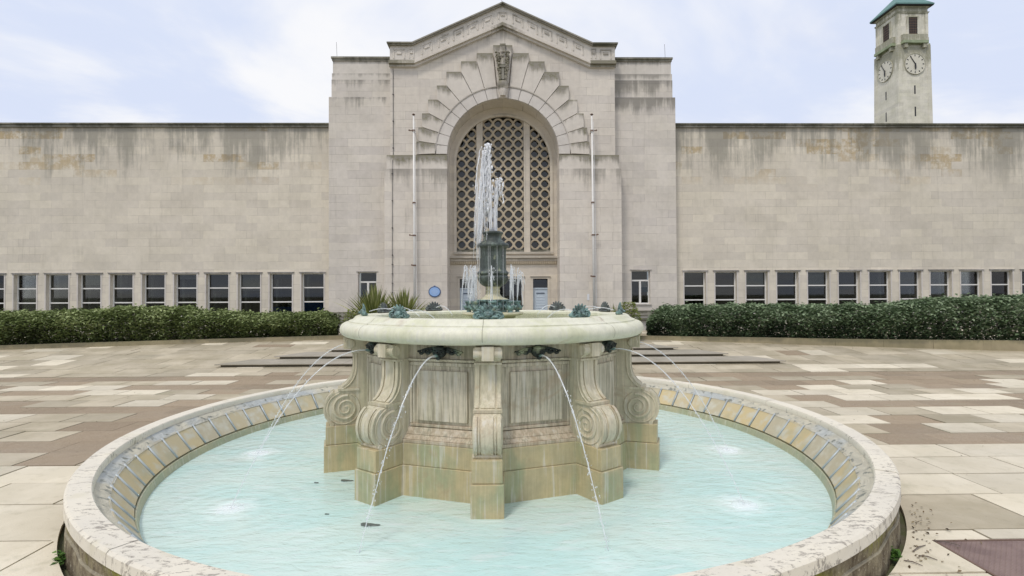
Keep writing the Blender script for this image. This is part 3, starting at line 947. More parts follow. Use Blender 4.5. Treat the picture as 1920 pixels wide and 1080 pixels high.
# bronze ornament builders
def shell(mb, s=1.0):
    """fan shell spout facing -Y, standing at origin, about .23 wide"""
    mb.ell((0, 0, .014 * s), (.105 * s, .035 * s, .018 * s), nu=14)
    for a in (-78, -56, -34, -12, 12, 34, 56, 78):
        T = Matrix.Rotation(R(a), 3, 'Y') @ Matrix.Rotation(R(14), 3, 'X')
        c = T @ Vector((0, 0, .062 * s)); L = .046 if abs(a) > 60 else .052
        mb.ell((c.x, c.y + .012 * s, c.z + .028 * s), (.0175 * s, .010 * s, L * s), T, 8, 6)
    mb.ell((0, -.016 * s, .045 * s), (.040 * s, .030 * s, .032 * s), nu=12)
    mb.ell((0, -.046 * s, .036 * s), (.018 * s, .020 * s, .014 * s), nu=10)
    for sx in (-1, 1):
        pts = []
        for k in range(22):
            t = k / 21; a = R(120) - t * R(520); r = (.030 * (1 - t) + .006) * s
            pts.append((sx * (.078 * s + r * math.cos(a)), -.018 * s, .030 * s + r * math.sin(a)))
        mb.tube(pts, .009 * s, 6)
        mb.ell((sx * .048 * s, -.022 * s, .022 * s), (.030 * s, .018 * s, .014 * s), nu=10)
        mb.ell((sx * .098 * s, -.002 * s, .024 * s), (.022 * s, .022 * s, .022 * s), nu=10)
def mask(mb):
    """grotesque mask with leaf scrolls, faces -Y; centred at origin"""
    mb.ell((0, -.008, .006), (.056, .045, .055), nu=14, nv=8)
    mb.ell((0, -.030, .036), (.050, .030, .020), nu=12)
    for sx in (-1, 1):
        mb.ell((sx * .021, -.046, .016), (.012, .008, .008)); mb.ell((sx * .026, -.040, -.006), (.016, .014, .013))
        for k, (x, z, r) in enumerate(((.066, .012, .026), (.096, -.006, .024), (.125, .004, .022), (.150, -.012, .020), (.170, .004, .016))):
            mb.ell((sx * x, -.004, z), (r, .016, r * .72), nu=10)
        pts = []
        for k in range(18):
            t = k / 17; a = R(200) - t * R(430); r = .020 * (1 - t) + .004
            pts.append((sx * (.105 + r * math.cos(a)), -.020, .004 + r * math.sin(a)))
        mb.tube(pts, .006, 5)
        mb.tube([(sx * .05, -.01, .035), (sx * .09, -.012, .030), (sx * .13, -.01, .020), (sx * .165, -.008, .008)], [.012, .012, .010, .006], 6)
    mb.ell((0, -.052, -.002), (.010, .014, .014)); mb.ell((0, -.044, -.020), (.024, .018, .010)); mb.ell((0, -.030, -.044), (.022, .020, .020))
mb = MB(); mask(mb)
m0 = mb.build('mask', M['bronze_dark'], ft, smooth='all')
ms = MB(); ms.tube([(0, -.03, -.026), (0, -.066, -.024), (0, -.085, -.018)], [.013, .012, .010], 10)
ms0 = ms.build('spout', M['bronze_rim'], m0, smooth='all')
def azloc(r, deg, z):
    a = R(deg); return (r * math.sin(a), -r * math.cos(a), z)
for i in range(10):
    deg = -162 + 36 * i
    o = m0 if i == 0 else cp(m0, ft)
    o.location = azloc(1.335, deg, 1.128); o.rotation_euler = (0, 0, R(deg)); o.scale = (1.14, 1.1, 1.0)
shade_me = []
mb = MB(); shell(mb)
s0 = mb.build('shell_spout', M['bronze_rim'], ft, smooth='all')
for i in range(10):
    deg = 0 + 36 * i
    deg = deg - 360 if deg > 180 else deg
    o = s0 if i == 0 else cp(s0, ft)
    o.location = azloc(1.345, deg, 1.408); o.rotation_euler = (0, 0, R(deg)); o.scale = (1.02, 1, .92) if deg else (1.1, 1.1, .95)
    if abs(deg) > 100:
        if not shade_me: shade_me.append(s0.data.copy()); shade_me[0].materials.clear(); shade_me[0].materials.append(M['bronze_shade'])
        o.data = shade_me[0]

# urn
mb = MB()
up = [(.0, 2.27), (.085, 2.27), (.090, 2.292), (.100, 2.296), (.112, 2.290), (.114, 2.278), (.106, 2.268), (.098, 2.256), (.094, 2.235), (.095, 2.215), (.100, 2.204), (.110, 2.198),
      (.126, 2.190), (.132, 2.182), (.134, 2.176), (.158, 2.170), (.171, 2.160), (.175, 2.146), (.174, 2.132), (.166, 2.122), (.152, 2.116), (.146, 2.104), (.143, 2.06), (.143, 1.90), (.146, 1.878), (.158, 1.866), (.168, 1.856), (.171, 1.842), (.164, 1.830), (.156, 1.822),
      (.166, 1.812), (.168, 1.795), (.160, 1.765), (.140, 1.735), (.110, 1.712), (.085, 1.700)]
mb.lathe(up[::-1], 48); urn = mb.build('urn', M['bronze_urn'], ft, smooth=True)
mb = MB()
mb.lathe([(.084, 1.702), (.074, 1.690), (.070, 1.672), (.078, 1.655), (.072, 1.642), (.076, 1.618), (.095, 1.595), (.128, 1.578), (.158, 1.568), (.170, 1.562), (.172, 1.548), (.165, 1.54)][::-1], 40)
mb.build('stem', M['f_disc'], ft, smooth=True)
mb = MB()
mb.lathe([(.172, 1.562), (.178, 1.555), (.176, 1.542), (.15, 1.53), (.148, 1.42), (.17, 1.41)][::-1], 40)
for k in range(12):
    a = R(30 * k); mb.ell((.155 * math.cos(a), .155 * math.sin(a), 1.49), (.022, .022, .045))
mb.build('pedestal_drum', M['bronze_rim'], ft, smooth=True)
mb = MB(); mb.lathe([(.02, 1.428), (.315, 1.426), (.33, 1.420), (.332, 1.408), (.315, 1.396), (.25, 1.385), (.2, 1.33), (.2, 1.28)][::-1], 56)
mb.build('stone_disc', M['f_disc'], ft, smooth=True)
mb = MB()
mb.lathe([(.0, .118), (.030, .118), (.040, .121), (.046, .115), (.040, .100), (.030, .085), (.030, .068), (.044, .055), (.040, .035), (.024, .022), (.020, .010), (.034, .0)][::-1], 16)
for k in range(6):
    a = R(60 * k); T = Matrix.Rotation(a, 3, 'Z') @ Matrix.Rotation(R(35), 3, 'Y')
    mb.ell((.045 * math.cos(a), .045 * math.sin(a), .048), (.010, .014, .038), T, 8, 5)
c0 = mb.build('bronze_cup', M['bronze_rim'], ft, smooth='all')
cups = []
for i in range(8):
    deg = 45.0 * i
    o = c0 if i == 0 else cp(c0, ft)
    o.location = azloc(.262, deg, 1.426); cups.append(deg)

# ------------------------------------------------------------------ water jets
CR, SR = math.cos(FAZ), math.sin(FAZ)
def fw(x, y, z): return (CX + x * CR - y * SR, CY + x * SR + y * CR, z)
jr = random.Random(5)
az_name = {18: 'just right of the front buttress', -18: 'just left of the front buttress', 54: 'right front', -54: 'left front', 90: 'far right', -90: 'far left',
           126: 'right rear', -126: 'left rear', 162: 'rear right', -162: 'rear left'}
for deg in (-18, 18, -54, 54, -90, 90, -126, 126, -162, 162):
    JL = .96 if abs(deg) == 18 else 1.12
    mb = MB(); L = 34; pts = []; rad = []
    dx, dy = math.sin(R(deg)), -math.cos(R(deg))
    for k in range(L + 1):
        t = k / L; r = 1.418 + JL * t
        z = 1.106 + .12 * t - (1.106 + .12 - WZ) * t * t
        wx = jr.uniform(-1, 1) * .004 * t + (math.copysign(.09, deg) * t * t if abs(deg) == 18 else 0)
        x, y, z_ = dx * r - wx * dy, dy * r + wx * dx, z
        pts.append(fw(x, y, z_)); rad.append(((.0066 if abs(deg) < 20 else .0058) + .0008 * math.sin(k * 1.7)) * (1 - .5 * t) + jr.uniform(-.0012, .0012))
    mb.tube(pts, rad, 8)
    for k in range(120):
        t = .35 + .65 * jr.random() ** .6; r = 1.418 + JL * t + jr.gauss(0, .006); z = 1.106 + .12 * t - (1.226 - WZ) * t * t + jr.gauss(0, .012)
        w = jr.gauss(0, .008 + .008 * t) - (math.copysign(.09, deg) * t * t if abs(deg) == 18 else 0); s_ = jr.uniform(.0015, .0042)
        mb.ell(fw(dx * r + w * dy, dy * r - w * dx, max(z, WZ)), (s_, s_, s_ * 1.8), None, 6, 4)
    j = mb.build('water_jet', M['jet'], smooth='all')
    side = 'left' if deg < 0 else 'right'
    lab = {18: 'thin water jet arcing from the bronze mask right of the front buttress', -18: 'thin water jet arcing from the bronze mask left of the front buttress',
           54: 'lower of the two jets arcing out on the right side', -54: 'lower of the two jets arcing out on the left side',
           90: 'upper of the two jets arcing out on the right side', -90: 'upper of the two jets arcing out on the left side',
           126: 'jet falling behind the right rear of the pedestal', -126: 'jet falling behind the left rear of the pedestal',
           162: 'jet hidden behind the pedestal, back right', -162: 'jet hidden behind the pedestal, back left'}[deg]
    tag(j, lab, 'water jet', 'water jets arcing from the masks into the pool')
    mb = MB(); r = 1.418 + JL; w_ = math.copysign(.09, deg) if abs(deg) == 18 else 0
    c0_ = fw(dx * r - w_ * dy, dy * r + w_ * dx, WZ + .002); n_ = 20; mb.begin(); b = len(mb.v)
    for q in range(7):
        rr7 = .012 + q * .016
        for k in range(n_):
            a = 2 * PI * k / n_; hh = .4 * (.030 * math.exp(-((q - 1.2) / 1.5) ** 2) + .006 * math.exp(-((q - 4.5) / .8) ** 2)) * jr.uniform(.2, 1.5)
            mb.v.append((c0_[0] + rr7 * math.cos(a) * jr.uniform(.9, 1.1), c0_[1] + rr7 * math.sin(a) * jr.uniform(.9, 1.1), c0_[2] + (hh if q < 6 else -.004)))
    for q in range(6):
        for k in range(n_): mb.face((b + q * n_ + k, b + (q + 1) * n_ + k, b + (q + 1) * n_ + (k + 1) % n_, b + q * n_ + (k + 1) % n_))
    mb.face([b + k for k in range(n_)]); mb.end()
    if abs(deg) != 18: mb.build('splash', M['mist'], j, smooth='all')

# centre plume
mb = MB(); pr = random.Random(21)
def strand(mb, x0, y0, z0, vx, vy, top, zend, r0, n=26, start=0.0, stop=1.0, jit=.003):
    """ballistic strand rising to 'top' and falling to zend"""
    g_ = 9.81; v = math.sqrt(2 * g_ * (top - z0)); T = (v + math.sqrt(max(0, v * v + 2 * g_ * (z0 - zend)))) / g_
    pts = []; rad = []
    for k in range(n + 1):
        t = T * (start + (stop - start) * k / n)
        z = z0 + v * t - .5 * g_ * t * t
        jx, jy = pr.gauss(0, jit), pr.gauss(0, jit)
        pts.append((x0 + vx * t + jx, y0 + vy * t + jy, z))
        rad.append(max(.0012, r0 * (.45 + .9 * pr.random())))
    mb.tube(pts, rad, 6)
    return pts
def blob(x, y, z, s_, e=1.6):
    mb.ell((x, y, z), (s_ * pr.uniform(.7, 1.2), s_, s_ * pr.uniform(.9, e)), None, 7, 5)
LEAN = lambda z: CX - .022 - .034 * max(0, min(1, (z - 2.3) / .95))
# knobbly head
for i in range(46):
    z = 3.26 - abs(pr.gauss(0, .085)); blob(LEAN(z) + pr.gauss(0, .022), CY + pr.gauss(0, .02), z, pr.uniform(.007, .017))
# two ropes of water climbing to the head
for i in range(7):
    tp = 3.22 - abs(pr.gauss(0, .05))
    strand(mb, CX - .02 + pr.gauss(0, .012), CY + pr.gauss(0, .01), 2.27, -.085 + pr.gauss(0, .014), pr.gauss(0, .012), tp, 2.3, .0080, 22, 0, .5, .0030)
# separate streams falling back, drifting left
for i in range(30):
    tp = 3.24 - abs(pr.gauss(0, .10)); st_ = pr.uniform(.40, .5)
    strand(mb, CX - .012 + pr.gauss(0, .008), CY + pr.gauss(0, .012), 2.27, -.105 + pr.gauss(0, .042), pr.gauss(0, .03), tp, 2.20, .0058, 22, st_, pr.uniform(.72, 1.0), .0035)
for i in range(110):
    z = pr.uniform(2.5, 3.15); blob(LEAN(z) + pr.gauss(-.008, .020 + .03 * (3.15 - z)), CY + pr.gauss(0, .02), z, pr.uniform(.004, .012), 4.2)
for i in range(40):
    z = pr.uniform(2.62, 2.98); blob(CX - .095 + pr.gauss(0, .020), CY + pr.gauss(0, .02), z, pr.uniform(.004, .011), 3.0)
# second, lower burst on the right, a hooked head and thin legs
for i in range(13):
    tp = 2.86 - abs(pr.gauss(0, .04))
    strand(mb, CX + .022 + pr.gauss(0, .010), CY + pr.gauss(0, .012), 2.27, .085 + pr.gauss(0, .018), pr.gauss(0, .02), tp, 2.35, .0050, 24, 0.0, pr.choice([.5, .55, .62, .8]), .0030)
for i in range(34):
    z = 2.88 - abs(pr.gauss(0, .06)); blob(CX + .070 + pr.gauss(0, .022), CY + pr.gauss(0, .015), z, pr.uniform(.004, .011), 2)
for i in range(26):
    z = pr.uniform(2.6, 2.84); blob(CX + .108 + pr.gauss(0, .008), CY, z, pr.uniform(.003, .007), 3)
for i in range(300):      # spray
    z = pr.uniform(2.2, 3.2); s_ = pr.uniform(.0012, .0032)
    mb.ell((CX - .07 + pr.gauss(0, .065), CY + pr.gauss(0, .06), z), (s_, s_, s_ * 2.2), None, 5, 4)
pl = mb.build('fountain_plume', M['plume'], smooth='all')
tag(pl, 'tall white plume of broken water rising from the bronze urn', 'water plume')
mb = MB()
for i in range(60):       # soft veil blown down the left side
    x = CX - .150 + pr.gauss(0, .034); y = CY + pr.uniform(-.10, .1); z1_ = pr.uniform(2.35, 2.9); z0_ = max(2.0, z1_ - pr.uniform(.25, .6))
    mb.tube([(x + .03 + pr.gauss(0, .003), y, z1_), (x + .008, y, (z0_ + z1_) / 2), (x, y, z0_)], [.002, .006, .003], 5)
for i in range(14):
    x = CX - .185 + pr.gauss(0, .02); z1_ = pr.uniform(1.8, 2.1); mb.tube([(x + .01, CY, z1_), (x, CY, z1_ - pr.uniform(.2, .45))], [.003, .002], 5)
for a_ in (-1.83, -1.72, -1.30, -.9, -2.5):
    x, y = CX + .178 * math.cos(a_), CY + .178 * math.sin(a_)
    mb.tube([(x, y, 2.13), (x, y - .004, 1.8), (x, y - .006, 1.45)], [.002, .0035, .0025], 6)
mb.build('falling_veil', M['mist'], pl, smooth='all')

# small jets from the cups
for i, deg in enumerate(cups):
    mb = MB(); x0, y0, _ = azloc(.262, deg, 0)
    wx, wy, _z = fw(x0, y0, 0)
    for k in range(2 if i == 0 else 5):
        out = .10 + pr.uniform(-.06, .08)
        strand(mb, wx, wy, 1.54, math.sin(R(deg)) * out + pr.gauss(0, .02) - .02, -math.cos(R(deg)) * out, 1.88 + pr.gauss(0, .035), 1.40, .0050, 18, 0, pr.uniform(.75, 1), .002)
    for k in range(26):
        s_ = pr.uniform(.002, .006); mb.ell((wx + math.sin(R(deg)) * .03 + pr.gauss(0, .014), wy + pr.gauss(0, .012), pr.uniform(1.74, 1.9)), (s_, s_, s_ * 1.7), None, 6, 4)
    side = ['foremost', 'front right', 'rightmost', 'rear right', 'rearmost', 'rear left', 'leftmost', 'front left'][i]
    tag(mb.build('cup_jet', M['jet'], smooth='all'), 'short upright water jet from the %s bronze cup beside the urn' % side, 'water jet', 'short jets rising round the urn')
# arcs from the rim shells into the basin
for deg in (-144, 144, 180, -108, 108, -72, 72, -36, 36):
    mb = MB(); n = 16; pts = []
    for k in range(n + 1):
        t = k / n; r = 1.30 - .42 * t; z = 1.45 + .16 * t - .24 * t * t
        x, y, _ = azloc(r, deg, 0); pts.append(fw(x, y, z))
    mb.tube(pts, .0045, 6)
    w = {-144: 'rear left', 144: 'rear right', 180: 'rearmost', -108: 'left rear side', 108: 'right rear side', -72: 'left side', 72: 'right side', -36: 'front left', 36: 'front right'}[deg]
    tag(mb.build('rim_jet', M['jet'], smooth='all'), 'fine arc of water from the %s bronze shell into the basin' % w, 'water jet', 'fine arcs from the rim shells')

# dark bits lying on the pool floor
for k, (px, py, s_) in enumerate(((690, 984, 1.0), (648, 901, .8), (592, 905, .3), (612, 964, .25))):
    x, y, z = ray(px, py); t = (WZ + .003 - CZ) / z
    mb = MB()
    mb.ell((0, 0, 0), (.055 * s_, .028 * s_, .004)); mb.ell((.05 * s_, -.006 * s_, 0), (.045 * s_, .016 * s_, .004)); mb.ell((-.03 * s_, .02 * s_, 0), (.03 * s_, .02 * s_, .003))
    lab = ['dark wet leaf floating nearest the camera, left of the front buttress', 'dark leaf floating beside the left buttress base', 'tiny dark twig floating left of the leaf by the buttress', 'smallest dark speck floating on the open water at left'][k]
    tag(mb.build('floating_leaf', simple('wet_leaf%d' % k, (.10, .12, .11), .4), loc=(x * t, y * t, WZ + .004)), lab, 'leaf', 'leaves floating in the pool')

# ------------------------------------------------------------------ building
YC, YK, YW, YB = 24.0, 24.45, 24.9, 25.0   # centre block, corner blocks, wings, recess wall
bld = empty('civic_building', (PX(944, YC), YC, 0))
OB = bld.location.copy()
tag(bld, 'long pale stone civic building with gabled entrance block and arched lattice window', 'building')
def bb(mb, name, mat, parent=None, **kw):
    o = mb.build(name, mat, parent or bld, **kw)
    return o
class BMB(MB):
    """same builder, written in world coordinates, stored relative to the building's base"""
    def build(s, *a, **k):
        if k.pop('rel', True): s.v = [(x - OB.x, y - OB.y, z - OB.z) for x, y, z in s.v]
        return MB.build(s, *a, **k)
kk = YC / FPX
CXB = OB.x
def hx(dpx): return dpx * kk            # half widths in facade pixels
Z0 = -.3
# --- centre block wall with arch
ARC_Z = PZ(290, YC); AR = hx(104.5)
def arch_notch(hw, zc, zb, n=40):
    pts = [(CXB - hw, zb), (CXB - hw, zc)]
    pts += [(CXB - hw * math.cos(PI * i / n), zc + hw * math.sin(PI * i / n)) for i in range(1, n)]
    pts += [(CXB + hw, zc), (CXB + hw, zb)]
    return pts
zS = PZ(127, YC); zA = PZ(55, YC)
HWc = hx(211.5); sh = hx(163)
outer_ = [(CXB - HWc, Z0)] + arch_notch(AR, ARC_Z, Z0) + [(CXB + HWc, Z0), (CXB + HWc, zS), (CXB + sh, zS), (CXB, zA), (CXB - sh, zS), (CXB - HWc, zS)]
mb = BMB(); mb.slab(outer_, [], YC, YB); bb(mb, 'entrance_wall', M['wall_mid'])
# --- gable frieze and mouldings
def band(mb, pl, t, y0, y1, top=None):
    """pl: polyline (x,z) of the top edge; box of height t hung under it"""
    for (a, b_) in zip(pl[:-1], pl[1:]):
        mb.poly_prism([(a[0], a[1] - t), (b_[0], b_[1] - t), (b_[0], b_[1]), (a[0], a[1])], y0, y1, top)
zSt = PZ(84, YC); zAt = PZ(9, YC); shT = hx(169); HWt = hx(213)
def gl(zs, za, s_, h): return [(CXB - h, zs), (CXB - s_, zs), (CXB, za), (CXB + s_, zs), (CXB + h, zs)]
lowl = gl(PZ(115.5, YC), PZ(44.5, YC), hx(164.5), HWt)
mb = BMB()
mb.poly_prism(gl(zSt - .10, zAt - .10, shT, HWc + .0)[::1] + [(CXB + HWc, zS - .01), (CXB + sh, zS - .01), (CXB, zA - .01), (CXB - sh, zS - .01), (CXB - HWc, zS - .01)], YC - .10, YB, None)
bb(mb, 'gable_frieze', M['frieze'])
mb = BMB(); t = .10
band(mb, gl(zSt, zAt, shT, HWt + .07), .06, YC - .28, YB + .1); band(mb, gl(zSt - .0605, zAt - .0605, shT, HWt + .03), .055, YC - .22, YB)
bb(mb, 'gable_coping', M['ledge'])
mb = BMB()
band(mb, lowl, .10, YC - .17, YC - .003)
lw2 = [(x, z - .101) for x, z in lowl]; band(mb, lw2, .07, YC - .24, YC - .003)
lw3 = [(x, z - .172) for x, z in lowl]; band(mb, lw3, .11, YC - .13, YC - .003)
bb(mb, 'gable_moulding', M['trim'])
# frieze panels: sunk squares with a key
def keyp(cx, cz, w, h, sl):
    """hollow panel outline sheared by slope sl + inner key bar"""
    f = lambda x, z: (cx + x, cz + z + sl * x)
    mb = BMB()
    y0, y1 = YC - .128, YC - .102; b_ = .045
    for (xa, xb, za, zb) in ((-w, w, h - b_, h), (-w, -w + b_, -h, h - b_ - .002), (w - b_, w, -h, h - b_ - .002)):
        mb.poly_prism([f(xa, za), f(xb, za), f(xb, zb), f(xa, zb)], y0, y1)
    mb.poly_prism([f(-w * .45, -h * .1), f(w * .45, -h * .1), f(w * .45, h * .42), f(-w * .45, h * .42)], YC - .135, YC - .102)
    bb(mb, 'frieze_panel', M['frieze'])
slope = (zAt - zSt) / shT
for sgn in (-1, 1):
    for d in (28.5, 56, 83, 111, 142):
        x = sgn * hx(d); zc = (zSt + (zAt - zSt) * (1 - abs(x) / shT)) - .48
        keyp(CXB + x, zc, .24, .22, -sgn * slope)
    keyp(CXB + sgn * hx(194), zSt - .47, .26, .22, 0)
    keyp(CXB + sgn * hx(171), zSt - .44, .12, .22, 0)
keyp(CXB, zAt - .55, .2, .16, 0)
# --- stepped voussoirs
def U(u): return abs(943 - u) / 2.742 * kk
def V(v): return PZ(v / 2.742, YC)
steps_ = [(893, 243), (808, 280), (727, 322), (652, 376), (603, 446), (559, 518), (527, 588), (509, 660), (498, 732), (496, 800)]
# boundaries: x_i = U(u_i) is outer x of piece i, top z of piece i
xs2 = [U(s_[0]) for s_ in steps_]; zs2 = [V(s_[1]) for s_ in steps_]
RO = hx(126.5)
def inset(poly, d):
    n = len(poly); a = sum(poly[i][0] * poly[(i + 1) % n][1] - poly[(i + 1) % n][0] * poly[i][1] for i in range(n))
    if a < 0: poly = poly[::-1]
    res = []
    for i in range(n):
        p0, p1, p2 = poly[i - 1], poly[i], poly[(i + 1) % n]
        def nrm(a_, b_):
            dx, dz = b_[0] - a_[0], b_[1] - a_[1]; q = math.hypot(dx, dz) or 1; return (-dz / q, dx / q)
        n1, n2 = nrm(p0, p1), nrm(p1, p2); dn = 1 + n1[0] * n2[0] + n1[1] * n2[1]
        if dn < .2: dn = .2
        res.append((p1[0] + (n1[0] + n2[0]) * d / dn, p1[1] + (n1[1] + n2[1]) * d / dn))
    return res
mb = BMB(); mr = BMB()
def ringpt(ang, r, sgn): return (CXB + sgn * r * math.sin(ang), ARC_Z + r * math.cos(ang))
angs_ = []
for i in range(len(steps_) - 1):
    # joint between piece i and i+1 passes through the re-entrant corner (x_i, z_{i+1})
    angs_.append(math.atan2(xs2[i], max(zs2[i + 1] - ARC_Z, 0.0)))
angs_[-1] = PI / 2
for sgn in (-1, 1):
    mb = BMB(); mr = BMB()
    for i in range(1, len(steps_) - 1 + 0):
        a0_, a1_ = angs_[i - 1], angs_[i]
        pts = [ringpt(a0_, RO, sgn)]
        pts.append((CXB + sgn * xs2[i - 1], zs2[i])); pts.append((CXB + sgn * xs2[i], zs2[i]))
        pts.append((CXB + sgn * xs2[i], zs2[i + 1]))
        for q in range(5):
            a_ = a1_ + (a0_ - a1_) * q / 5; pts.append(ringpt(a_, RO, sgn))
        o_ = []
        for p_ in pts:
            if not o_ or math.hypot(p_[0] - o_[-1][0], p_[1] - o_[-1][1]) > .01: o_.append(p_)
        mb.poly_prism(inset(o_, .011), YC - .17, YC - .002)
    al = [0.075] + angs_[:]
    for i in range(len(al) - 1):
        a0_, a1_ = al[i], al[i + 1]
        cut = [a0_, (a0_ + a1_) / 2, a1_] if a1_ - a0_ > R(13) else [a0_, a1_]
        for c0_, c1_ in zip(cut[:-1], cut[1:]):
            pts = [ringpt(c0_ + (c1_ - c0_) * q / 4, RO - .012, sgn) for q in range(5)] + [ringpt(c1_ + (c0_ - c1_) * q / 4, AR - .0, sgn) for q in range(5)]
            mr.poly_prism(inset(pts, .010), YC - .125, YC - .002)
    bb(mb, 'stepped_voussoirs', M['trim'], bevel=.012); bb(mr, 'arch_ring', M['trim_plain'], bevel=.012)
mb = BMB()
# keystone piece behind the carving
mb.poly_prism(inset([(CXB - xs2[0], zs2[0]), (CXB + xs2[0], zs2[0]), ringpt(.075, AR, 1), ringpt(.075, AR, -1)], .004), YC - .23, YC - .002)
bb(mb, 'keystone', M['trim'], bevel=.012)
# thin hood mould between ring and voussoirs
mb = BMB(); mb.tube([(ringpt(R(-88 + 176 * i / 60), RO + .004, 1)[0], YC - .135, ringpt(R(-88 + 176 * i / 60), RO + .004, 1)[1]) for i in range(61)], .028, 6)
bb(mb, 'hood_mould', M['trim_plain'], smooth='all')
# carved keystone: fluted top, wreathed shield, hanging drop, bell shaped boss
mb = BMB(); kx = CXB; ky = YC - .26
ztop = V(243); zbot = V(503)
for k in range(-2, 3): mb.tube([(kx + k * .045, ky - .05, ztop - .02), (kx + k * .04, ky - .05, V(282))], .03, 6)
mb.box(kx - .13, kx + .13, ky - .09, ky + .02, ztop - .05, ztop + .01)
H = ztop - zbot
cr = random.Random(2)
for k in range(170):
    t = cr.random(); z = V(285) + (V(425) - V(285)) * t
    w = .33 * (1 - .55 * t); x = cr.choice((-1, 1)) * (w * (.45 + .55 * cr.random()))
    mb.ell((kx + x, ky - .04 - .12 * cr.random(), z), (.052 * cr.uniform(.5, 1.4), .07, .056 * cr.uniform(.5, 1.4)), None, 7, 5)
mb.ell((kx, ky - .08, V(340)), (.14, .13, .24), None, 10, 8)
mb.ell((kx, ky - .10, V(305)), (.07, .06, .08), None, 8, 6)
mb.box(kx - .035, kx + .035, ky - .06, ky + .02, V(420), V(372))
mb.lathe([(.0, V(430)), (.22, V(434)), (.26, V(443)), (.245, V(458)), (.17, V(470)), (.185, V(476)), (.15, V(490)), (.13, V(505)), (.0, V(506))][::-1], 18, (kx, ky - .02))
bb(mb, 'carved_keystone', M['trim'], smooth=True)
mb = BMB(); mb.box(kx - .06, kx + .06, ky - .20, ky - .061, V(428), V(368)); mb.box(kx - .11, kx + .11, ky - .215, ky - .06, V(367), V(352))
bb(mb, 'keystone_drop', M['ledge'])
# impost band and lower piers on each side of the arch
z292, z318 = PZ(292, YC), PZ(318, YC)
for sgn in (-1, 1):
    mb = BMB(); mp = BMB()
    a, b_ = CXB + sgn * (AR + .004), CXB + sgn * hx(163.5); x0, x1 = min(a, b_), max(a, b_)
    mb.box(x0, x1, YC - .155, YC - .002, z318 + .002, z292 - .004)
    a, b_ = CXB + sgn * hx(163.5), CXB + sgn * hx(217.5); x0, x1 = min(a, b_), max(a, b_)
    mb.box(x0 + .002, x1, YC - .135, YC + .3, z318 + .002, z292)
    a, b_ = CXB + sgn * (AR + .004), CXB + sgn * hx(221); x0, x1 = min(a, b_), max(a, b_)
    mp.box(x0, x1, YC - .20, YC + .4, Z0, z318)
    bb(mb, 'impost', M['trim'], bevel=.01); bb(mp, 'arch_pier', M['wall_mid'], bevel=.01)
# plinth mouldings
mb = BMB()
for (xa, xb, yf) in ((CXB - hx(222.5), CXB - AR - .05, YC - .2), (CXB + AR + .05, CXB + hx(222.5), YC - .2), (CXB - hx(330), CXB - hx(222.6), YK), (CXB + hx(222.6), CXB + hx(330), YK)):
    za, zb = PZ(592.5, yf), PZ(583.5, yf)
    mb.box(xa, xb, yf - .10, yf - .002, za, zb); mb.box(xa, xb, yf - .16, yf - .101 + .1, zb - .05, zb + .0) if False else None
    bb(mb, 'plinth_moulding', M['ledge'], bevel=.02); mb = BMB(); mb.box(xa, xb, yf - .17, yf - .003, PZ(602, yf), PZ(597.5, yf)); bb(mb, 'plinth_step', M['ledge'], bevel=.02); mb = BMB()
# --- corner blocks
zK0, zK1, zK2, zK3, zKT = PZ(182, YK), PZ(149, YK), PZ(137, YK), PZ(110, YK), PZ(106.5, YK)
SWL = [(PX(671, YK), PX(706, YK)), (PX(1183, YK), PX(1218, YK))]
SWZ = [(PZ(557 + 14, YK), PZ(509, YK)), (PZ(571, YK), PZ(508, YK))]
ik = YK / FPX
for si, sgn in enumerate((-1, 1)):
    def seg(h0, h1): 
        a, b_ = CXB + sgn * h0, CXB + sgn * h1; return min(a, b_), max(a, b_)
    inner_ = hx(205)
    mb = BMB(); x0, x1 = seg(inner_, 326.5 * ik)
    (wa, wb), (wz0, wz1) = SWL[si], SWZ[si]
    mb.slab([(x0, Z0), (x1, Z0), (x1, zK0), (x0, zK0)], [[(wa, wz0), (wb, wz0), (wb, wz1), (wa, wz1)]], YK, YK + .3)
    x0r = (x0 if sgn < 0 else x1 - .3); mb.box(x0r, x0r + .3, YK + .301, YK + 3, Z0, zK0)
    mb.box(x0, x1, YK + .301, YK + 3, zK0 - .3, zK0 - .001)
    bb(mb, 'corner_wall', M['wall_corner'], bevel=.01)
    mb = BMB(); x0, x1 = seg(inner_, 322 * ik)
    mb.box(x0, x1, YK + .06, YK + 3, zK0 + .002, zK1 - .002)
    bb(mb, 'corner_upper_wall', M['wall_corner'])
    mb = BMB(); x0, x1 = seg(inner_, 321.5 * ik); mb.box(x0, x1, YK + .075, YK + 3, zK1 + .002, zK2); x0, x1 = seg(inner_, 320 * ik); mb.box(x0, x1, YK + .10, YK + 3, zK2 + .002, zK3)
    bb(mb, 'corner_parapet', M['frieze'])
    mb = BMB(); x0, x1 = seg(inner_, 322.5 * ik); mb.box(x0, x1, YK + .0, YK + 3.1, zK3 + .002, zKT); x0, x1 = seg(inner_, 321 * ik); mb.box(x0, x1, YK + .04, YK + 3, zK3 - .09, zK3)
    bb(mb, 'corner_coping', M['ledge'])

